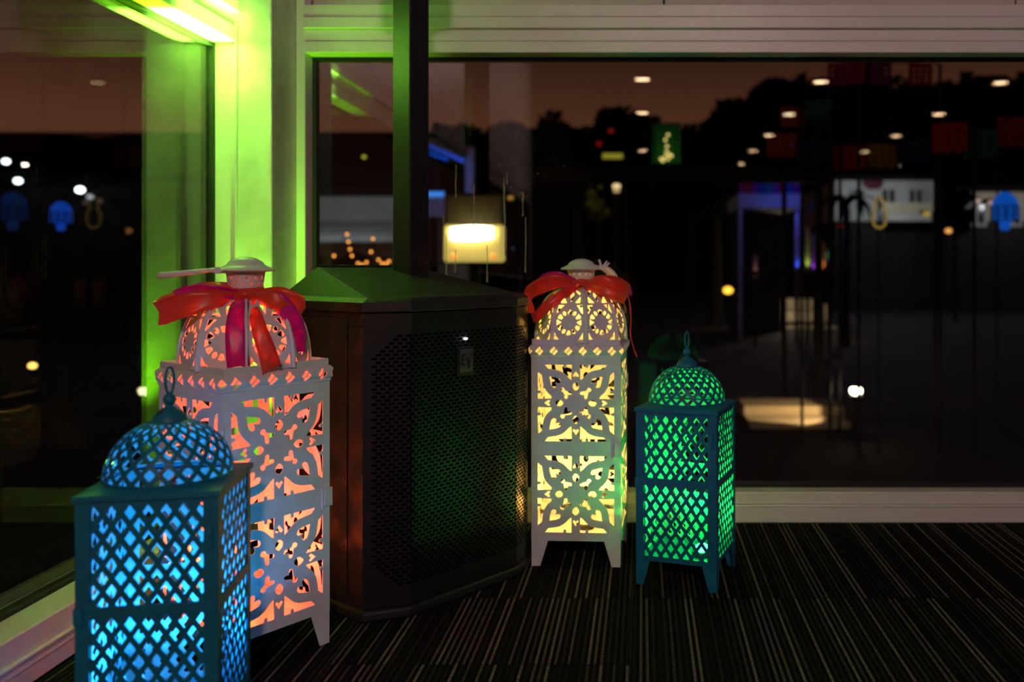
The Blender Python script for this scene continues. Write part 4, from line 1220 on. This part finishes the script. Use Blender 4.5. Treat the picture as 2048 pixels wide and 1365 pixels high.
# lit green curtain with string lights
gc = thing('curtain', 'green lit curtain with small yellow lights below the skyline trees', 'curtain', O(1333, 285, 13))
gb = O(1333, 285, 13); k = 13 / FPX
mb = MB(); vs = []
for i in range(25):
    x = (-28 + 56 * i / 24) * k
    vs += [(x, .03 * math.sin(i * 1.3), -42 * k), (x, .03 * math.sin(i * 1.3), 36 * k)]
mb.add(vs, [(2 * i, 2 * i + 2, 2 * i + 3, 2 * i + 1) for i in range(24)])
solid(mb.build('cloth', mat('green_curtain', (0.03, 0.25, 0.08), (0.05, 0.32, 0.1), 0.8, scale=8), gc), .01)
MB().box(-30 * k, 30 * k, -.02, .04, 36 * k, 39 * k).build('rail', M['steel'], gc)
MB().box(-30 * k, -28 * k, -.02, .04, GZ - gb.z, 36 * k).build('post', M['steel'], gc)
yb = emis('yellow_bulb', (1.0, .75, .22), 1.3)
for px, py in ((1326, 322), (1330, 314), (1336, 318), (1333, 304), (1338, 309), (1334, 293), (1343, 312), (1331, 280), (1336, 270), (1322, 318)):
    q = O(px, py, 12.9) - gb; MB().ball(tuple(q), .02, 6).build('bulb', yb, gc, True)
lamp('curtain_light', 'SPOT', O(1333, 325, 12.2), 1.6, (.1, 1, .3), .03, spot_size=1.6, rot=(PI * .62, 0, 0))
# small red, yellow lamps
wall_lamp(1222, 262, 13, .04, 'small dim red lamp left of the green curtain, upper', (.7, .03, .01), .22)
wall_lamp(1198, 288, 13, .04, 'small dim red lamp left of the green curtain, lower', (.7, .02, .01), .22)
yl = thing('strip_lamp', 'flat yellow strip lamp left of the green curtain', 'lamp', O(1228, 312, 12.6))
MB().box(-.16, .12, 0, .05, -.035, .035).build('diffuser', emis('olive_strip', (.5, .45, .04), .45), yl); MB().box(-.17, .13, .05, .08, -.04, .045).build('backplate', M['steel'], yl)
MB().box(-.02, .02, .055, .075, GZ - O(1228, 312, 12.6).z, -.04).build('post', M['steel'], yl)
bx = thing('shrub', 'olive lit shrub under the yellow strip lamp', 'shrub', O(1195, 385, 11))
V = MB(); rnd = random.Random(8)
for i in range(16): V.ball((rnd.uniform(-.1, .12), rnd.uniform(-.1, .1), rnd.uniform(-.35, .12)), rnd.uniform(.03, .07), 6)
o = V.build('foliage', mat('olive_leaves', (.10, .12, .01), (.16, .17, .02), .8, scale=9), bx); o['kind'] = 'stuff'
MB().tube([(0, 0, GZ - O(1195, 385, 11).z), (0, 0, -.2)], .02, 6).build('stem', M['bark'], bx)
lamp('shrub_light', 'POINT', O(1200, 350, 10.6), .8, (1, .9, .3), 0.01)
wall_lamp(1233, 373, 9, .042, 'warm white candle shaped lamp right of the olive lit shrub', (1.0, .72, .36), 1.0)
cn = thing('lamp_stem', 'small cream candle lamp body hanging under the warm white lamp', 'lamp', O(1233, 379, 8.95))
MB().lathe([(.03, -.03), (.033, 0.0), (.02, .02)], 10).build('shade', emis('cream_lamp', (1, .7, .3), .5), cn, True)
MB().tube([(0, .02, -.03), (0, .02, GZ - O(1233, 379, 8.95).z)], .008, 6).build('post', M['steel'], cn)

# pergola
PD = 7.95
pg = thing('pergola', 'black steel pergola frame beyond the back window', 'pergola', O(1400, 350, PD) * Vector((1, 1, 0)) if False else (O(1400, 350, PD).x, PD, GZ))
pb = Vector((O(1400, 350, PD).x, PD, GZ)); k = PD / FPX
def pgbox(nm, px0, px1, py0, py1, d0, d1):
    a, b_ = O(px0, py1, PD) - pb, O(px1, py0, PD) - pb
    bevel(MB().box(a.x, b_.x, d0, d1, a.z, b_.z).build(nm, M['steel'], pg), .005)
pgbox('beam', 1030, 1648, 336, 366, -.05, .07)
a = O(1637, 0, PD).x - pb.x
for px, d0 in ((1637, -.04), (1035, -.04)):
    x = O(px, 0, PD).x - pb.x
    MB().box(x - .03, x + .03, d0, d0 + .07, 0, O(px, 366, PD).z - GZ).build('post', M['steel'], pg)
for px in (1637,):
    x = O(px, 0, PD).x - pb.x
    MB().box(x - .03, x + .03, -.04, .03, O(px, 336, PD).z - GZ, O(px, 205, PD).z - GZ).build('post', M['steel'], pg)
x = O(1601, 0, PD).x - pb.x
MB().box(x - .022, x + .022, .9, .945, 0, O(1601, 360, PD + .9).z - GZ).build('post', M['steel'], pg)
MB().box(x - .022, a + .03, .9, .945, O(1601, 360, PD + .9).z - GZ, O(1601, 345, PD + .9).z - GZ).build('beam', M['steel'], pg)
# low rail
MB().box(O(1500, 0, PD).x - pb.x, O(1660, 0, PD).x - pb.x, .02, .06, O(0, 549, PD).z - GZ, O(0, 542, PD).z - GZ).build('rail', M['steel'], pg)

# paper flags strung beyond the pergola post
def bunting(label, pts, d, sz, cols, seed):
    rnd = random.Random(seed)
    b0 = O(pts[0][0], pts[0][1], d)
    t_ = thing('paper_bunting', label, 'bunting', b0)
    P = [O(px, py, d) - b0 for px, py in pts]
    C = crom(P, 8)
    MB().tube(C, .004, 5).build('string', M['steel'], t_)
    for q in (C[int(len(C) * .45)], C[-1]):
        MB().tube([(q.x, q.y, GZ - b0.z), tuple(q)], .012, 6).build('pole', M['steel'], t_)
    n = len(cols); w, h = sz[0] / FPX * d, sz[1] / FPX * d
    for k, c in enumerate(cols):
        q = C[int((k + .5) / n * (len(C) - 1))]
        holes = [[(cx * w + .07 * w * math.cos(2 * PI * i / 6), -cy * h + .05 * h * math.sin(2 * PI * i / 6)) for i in range(6)] for cx in (-.26, 0, .26) for cy in (.25, .5, .72)]
        ou = [(-w / 2, 0), (-w / 2, -h * .9)] + [(-w / 2 + w * (i + .5) / 6, -h * (1.0 if i % 2 == 0 else .9)) for i in range(6)] + [(w / 2, -h * .9), (w / 2, 0)]
        me = stand_up(plate(ou, holes, .002))
        o = link('flag', me, flagm[c], t_, loc=tuple(q)); o.rotation_euler = (rnd.uniform(-.1, .1), 0, rnd.uniform(-.35, .35))
flagm = {n_: mat('paper_' + n_, c, tuple(min(1, x * 1.2) for x in c), .8, scale=14) for n_, c in
         {'pink': (.45, .03, .12), 'orange': (.55, .10, .02), 'teal': (.03, .18, .22), 'red': (.55, .02, .015), 'blue': (.02, .07, .28), 'yellow': (.42, .28, .03), 'purple': (.22, .03, .25)}.items()}
bunting('string of paper flags with orange and teal flags by the tallest tree', [(1560, 225), (1610, 205), (1660, 196)], 6.5, (52, 42), ['orange', 'teal'], 1)
bunting('highest string of pink paper flags below the window header', [(1660, 128), (1730, 124), (1880, 128)], 6.2, (46, 46), ['pink', 'pink', 'purple', 'pink'], 2)
bunting('lower string of orange and dark blue paper flags', [(1545, 262), (1700, 292), (1870, 272)], 6.8, (62, 50), ['orange', 'blue', 'red', 'yellow', 'blue'], 3)
bunting('string of red and teal paper flags at the right end of the back window', [(1880, 240), (1960, 258), (2070, 215)], 6.0, (66, 62), ['red', 'teal', 'red'], 4)
lamp('flags_light', 'POINT', O(1800, 330, 5.2), 0.4, (1.0, .75, .6), 0.01)

# blue lit marquee with hanging colours, uplit posts
mq = thing('marquee', 'blue lit marquee with a striped valance behind the pergola post', 'marquee', O(1540, 400, 15))
mb0 = O(1540, 400, 15); k = 15 / FPX
MB().box(-62 * k, 62 * k, 0, 2.0, -16 * k, 14 * k).build('fascia', M['canvas'], mq)
for i in range(9):
    x = (-56 + 13.5 * i) * k
    MB().box(x - 6 * k, x + 6 * k, -.03, -.01, 12 * k, 40 * k).build('valance_flag', flagm[('pink', 'red', 'purple', 'blue', 'teal', 'purple', 'red', 'blue', 'purple')[i]], mq)
for x in (-58, 56): MB().box((x - 3) * k, (x + 3) * k, .05, .2, GZ - mb0.z, -16 * k).build('post', M['canvas'], mq)
MB().box(-58 * k, 58 * k, 1.9, 2.0, GZ - mb0.z, -16 * k).build('back_curtain', M['wall_dark'], mq)
lamp('marquee_blue_light', 'POINT', O(1588, 398, 14.2), 7, (.06, .12, 1.0), 0.01)
def uplit(px, ptop, pbot, d, label, col, e, wpx):
    b_ = O(px, pbot, d); h = (pbot - ptop) / FPX * d; w = wpx / FPX * d
    t_ = thing('uplit_post', label, 'post', b_)
    MB().lathe([(w * .5, -.03), (w * .5, 0), (w * .4, h * .5), (w * .3, h)], 12).build('post', M['canvas'], t_, True)
    MB().lathe([(w * .9, -.06), (w * .9, -.03), (w * .6, -.03)], 12).build('footing', M['steel'], t_, True)
    MB().tube([(0, 0, -.05), (0, 0, GZ - b_.z)], w * .3, 8).build('stake', M['steel'], t_)
    l_ = lamp('uplight', 'SPOT', (0, -w * 1.1, -.02), e, col, .01, parent=t_, spot_size=math.radians(70), spot_blend=.6)
    l_.rotation_euler = (PI * .97, 0, 0)
uplit(1594, 430, 538, 14.5, 'blue uplit post left of the pergola post', (.04, .10, 1), 3.0, 9)
uplit(1615, 455, 540, 14, 'pale lime uplit post between the pergola posts', (.75, 1, .12), 2.2, 13)
uplit(1628, 470, 540, 14.3, 'violet uplit post beside the lime one', (.45, .05, 1), 2.5, 9)
uplit(1646, 485, 540, 14, 'orange uplit post right of the pergola post', (1, .28, .03), 2.0, 10)
uplit(1656, 500, 522, 14.2, 'short green uplit post beside the orange one', (.02, .8, .05), .8, 9)
uplit(1511, 512, 552, 14, 'dull pink uplit post far left of the blue one', (1, .35, .3), .6, 11)

# white villas
v1, vx, vy = house('villa', 'white flat fronted villa with a dark sign, right of the pergola post', 5.35, 8.1, 25.0, 30.0, 3.15, 3.3, M['wall_pale'], M['roof'], .05)
for x in (-.75, .1, .85): window_part(v1, x, -vy, 2.85, .34, .5, M['win_dark'], M['wall_pale'])
MB().box(-.15, 1.35, -vy - .6, -vy, 2.45, 2.62).build('balcony_slab', M['wall_pale'], v1)
MB().box(-.15, 1.35, -vy - .6, -vy - .55, 2.62, 2.95).build('balcony_rail', M['cream'], v1)
MB().box(-1.385, 1.385, -vy - .03, vy + .01, 0, 2.48).build('lower_wall', M['wall_dark'], v1)
MB().box(-.62, -.05, -vy - .05, -vy - .01, 3.35, 3.62).build('sign', mat('dark_red_sign', (.12, .005, .02), (.14, .006, .025), .6), v1)
lamp('villa_light', 'POINT', (6.2, 23.0, 2.6), 34, (.85, .93, 1.0), 0.01)
v2, vx, vy = house('villa', 'second pale villa at the right end of the back window', 8.4, 10.4, 24.0, 28.0, 2.75, 2.9, M['cream'], M['roof'], .05)
MB().box(-1.01, 1.01, -vy - .03, vy + .01, 0, 2.42).build('lower_wall', M['wall_dark'], v2)
for x in (-.5, .45): window_part(v2, x, -vy, 2.35, .4, .5, M['win_dark'], M['wall_pale'])
lamp('villa_light', 'POINT', (9.6, 22.6, 2.3), 16, (.9, .92, 1.0), 0.01)
ol = thing('shrub', 'round dark shrub in front of the second villa', 'shrub', (O(1910, 420, 20).x, 20, GZ))
V = MB(); rnd = random.Random(5)
for i in range(16): V.ball((rnd.uniform(-.35, .35), rnd.uniform(-.2, .2), O(0, 420, 20).z - GZ + rnd.uniform(-.35, .35)), rnd.uniform(.12, .24), 6)
o = V.build('foliage', M['leaf'], ol); o['kind'] = 'stuff'
MB().tube([(0, 0, 0), (0, 0, O(0, 430, 20).z - GZ)], .05, 6).build('stem', M['bark'], ol)
pm_ = thing('palm', 'dark palm with drooping fronds in front of the white villa', 'palm', (O(1690, 450, 14).x, 14, GZ))
hp = O(0, 415, 14).z - GZ
MB().tube([(0, 0, 0), (.03, 0, hp)], [.08, .05], 8).build('trunk', M['bark'], pm_)
for i in range(9):
    a = 2 * PI * i / 9; L_ = .55
    P = [(0.03, 0, hp), (L_ * .5 * math.cos(a), L_ * .5 * math.sin(a), hp + .18), (L_ * math.cos(a), L_ * math.sin(a), hp + .06), (L_ * 1.25 * math.cos(a), L_ * 1.25 * math.sin(a), hp - .2)]
    ribbon('frond', P, [(-math.sin(a), math.cos(a), 0)] * 4, [.03, .11, .10, .01], M['leaf'], pm_, 0, .002)
# gourd-shaped glowing loop, built in place of a reflection in the pane
gn = thing('neon_loop', 'gourd shaped yellow neon loop hanging before the white villa', 'neon light', O(1759, 425, 6))
k = 6 / FPX; P = []
for i in range(40):
    t_ = 2 * PI * i / 40
    z = math.cos(t_); w = 14 if z < .15 else 14 - (z - .15) / .85 * 4
    rr = (13 + 4 * (z < 0) * -z - 5 * math.exp(-((z - .25) / .22) ** 2) - 3 * max(0, z))
    P.append((math.sin(t_) * rr * k * 1.05, 0, z * 31 * k))
MB().tube(P, 2.6 * k, 6, closed=True).build('tube', emis('olive_neon', (.42, .28, .05), .5), gn, True)
MB().tube([(0, .0, 31 * k), (0, .02, 33 * k), (0, .03, GZ - O(1759, 425, 6).z)], .006, 5).build('stake', M['steel'], gn)
wall_lamp(1456, 581, 8, .045, 'round amber globe lamp left of the lit terrace', (1, .52, .05), 2.2)
wall_lamp(1897, 462, 9, .035, 'small orange lamp under the second villa', (1, .42, .10), 1.1)
wall_lamp(1956, 402, 9, .03, 'tiny pinkish lamp in front of the second villa, left', (1, .62, .5), .5)
wall_lamp(1982, 405, 9, .03, 'tiny pinkish lamp in front of the second villa, right', (1, .62, .5), .4)
wall_lamp(1853, 428, 12, .05, 'small gold lamp between the two villas', (.9, .6, .08), .4)
wall_lamp(1590, 290, 8, .028, 'tiny blue lamp above the pergola beam', (.05, .12, 1), .8)
wall_lamp(1680, 452, 10, .03, 'dim red lamp under the palm', (.7, .02, .01), .3)

# lit terrace with white sofa
TD = 18.5
tb = O(1590, 668, TD)
ter = thing('outdoor_sofa', 'white outdoor sofa on the lit terrace', 'sofa', (tb.x + .12, TD, GZ))
bevel(MB().box(-.45, .45, -.3, .3, .10, .30).build('seat', M['cream'], ter), .04, 3)
bevel(MB().box(-.45, .45, .12, .3, .30, .56).build('backrest', M['cream'], ter), .05, 3)
for x in (-.5, .42): bevel(MB().box(x, x + .1, -.3, .3, .10, .45).build('armrest', M['cream'], ter), .03, 3)
for x in (-.42, .42):
    for y in (-.25, .25): MB().box(x - .02, x + .02, y - .02, y + .02, 0, .10).build('leg', M['steel'], ter)
cp = thing('gate_pillar', 'cream pillar left of the white outdoor sofa', 'pillar', (O(1532, 660, TD).x, TD, GZ))
bevel(MB().box(-.10, .10, -.1, .1, 0, O(0, 585, TD).z - GZ).build('shaft', M['cream'], cp), .01)
bevel(MB().box(-.13, .13, -.13, .13, O(0, 585, TD).z - GZ, O(0, 577, TD).z - GZ).build('cap', M['cream'], cp), .01)
tp2 = thing('terrace_slab', 'pale terrace slab under the white outdoor sofa', 'terrace', (tb.x, TD, GZ))
MB().box(-.72, .72, -.8, .9, 0.0, .02).build('slab', M['cream'], tp2)
lamp('terrace_light', 'POINT', (tb.x - .25, TD - 1.0, 0.25), 14.0, (1, .80, .55), 0.01)
pr = thing('parasol', 'folded white parasol leaning right of the lit terrace', 'parasol', (O(1712, 662, 16).x, 16, GZ))
k = 16 / FPX
hz = O(0, 662, 16).z - GZ
MB().tube([(-.0, 0, 0), (-.06, 0, hz + .05)], .012, 6).build('pole', M['steel'], pr)
MB().tube([(.03, 0, hz), (-.04, 0, hz + 15 * k), (-.16, 0, hz + 40 * k)], [.06, .08, .03], 8).build('canopy', M['canvas'], pr, True)
lamp('parasol_light', 'POINT', (O(1700, 640, 15).x, 15, O(0, 640, 15).z), .25, (1, .85, .7), 0.01)

# bollard lamp and the light it throws on the paving
bd_ = O(1712, 782, 6.6)
bo = thing('bollard_lamp', 'bright warm bollard lamp lighting the paving', 'lamp', (bd_.x, bd_.y, GZ))
hb = bd_.z - GZ
MB().lathe([(.05, 0), (.045, .02), (.035, .04), (.035, hb - .04), (.05, hb - .03)], 14).build('post', M['steel'], bo, True)
MB().ball((0, 0, hb), .045, 10, .72).build('lamp_head', emis('bollard_glow', (1, .82, .5), 18), bo, True)
MB().lathe([(.055, hb + .03), (.05, hb + .04), (.0005, hb + .045)], 14).build('cap', M['steel'], bo, True)
sl = lamp('bollard_beam', 'SPOT', (-.08, .05, hb + .02), 40, (1, .66, .32), .002, parent=bo, spot_size=math.radians(58), spot_blend=.35)
sl.rotation_euler = (Vector((-.40, .65, -.27))).to_track_quat('-Z', 'Y').to_euler()
light_pool = thing('stone_step', 'low pale stone step lit by the bollard lamp', 'step', (1.22, 7.3, GZ))  # pale slabs give the lamp's pool of light its shape and colour
light_pool_stone = mat('sandstone', (.42, .34, .22), (.5, .41, .28), .85, scale=5)
bevel(MB().box(-.40, .38, -.42, -.02, 0, .045).build('lower_slab', light_pool_stone, light_pool), .008)
bevel(MB().box(-.40, .42, .0, .45, 0, .11).build('upper_slab', light_pool_stone, light_pool), .008)
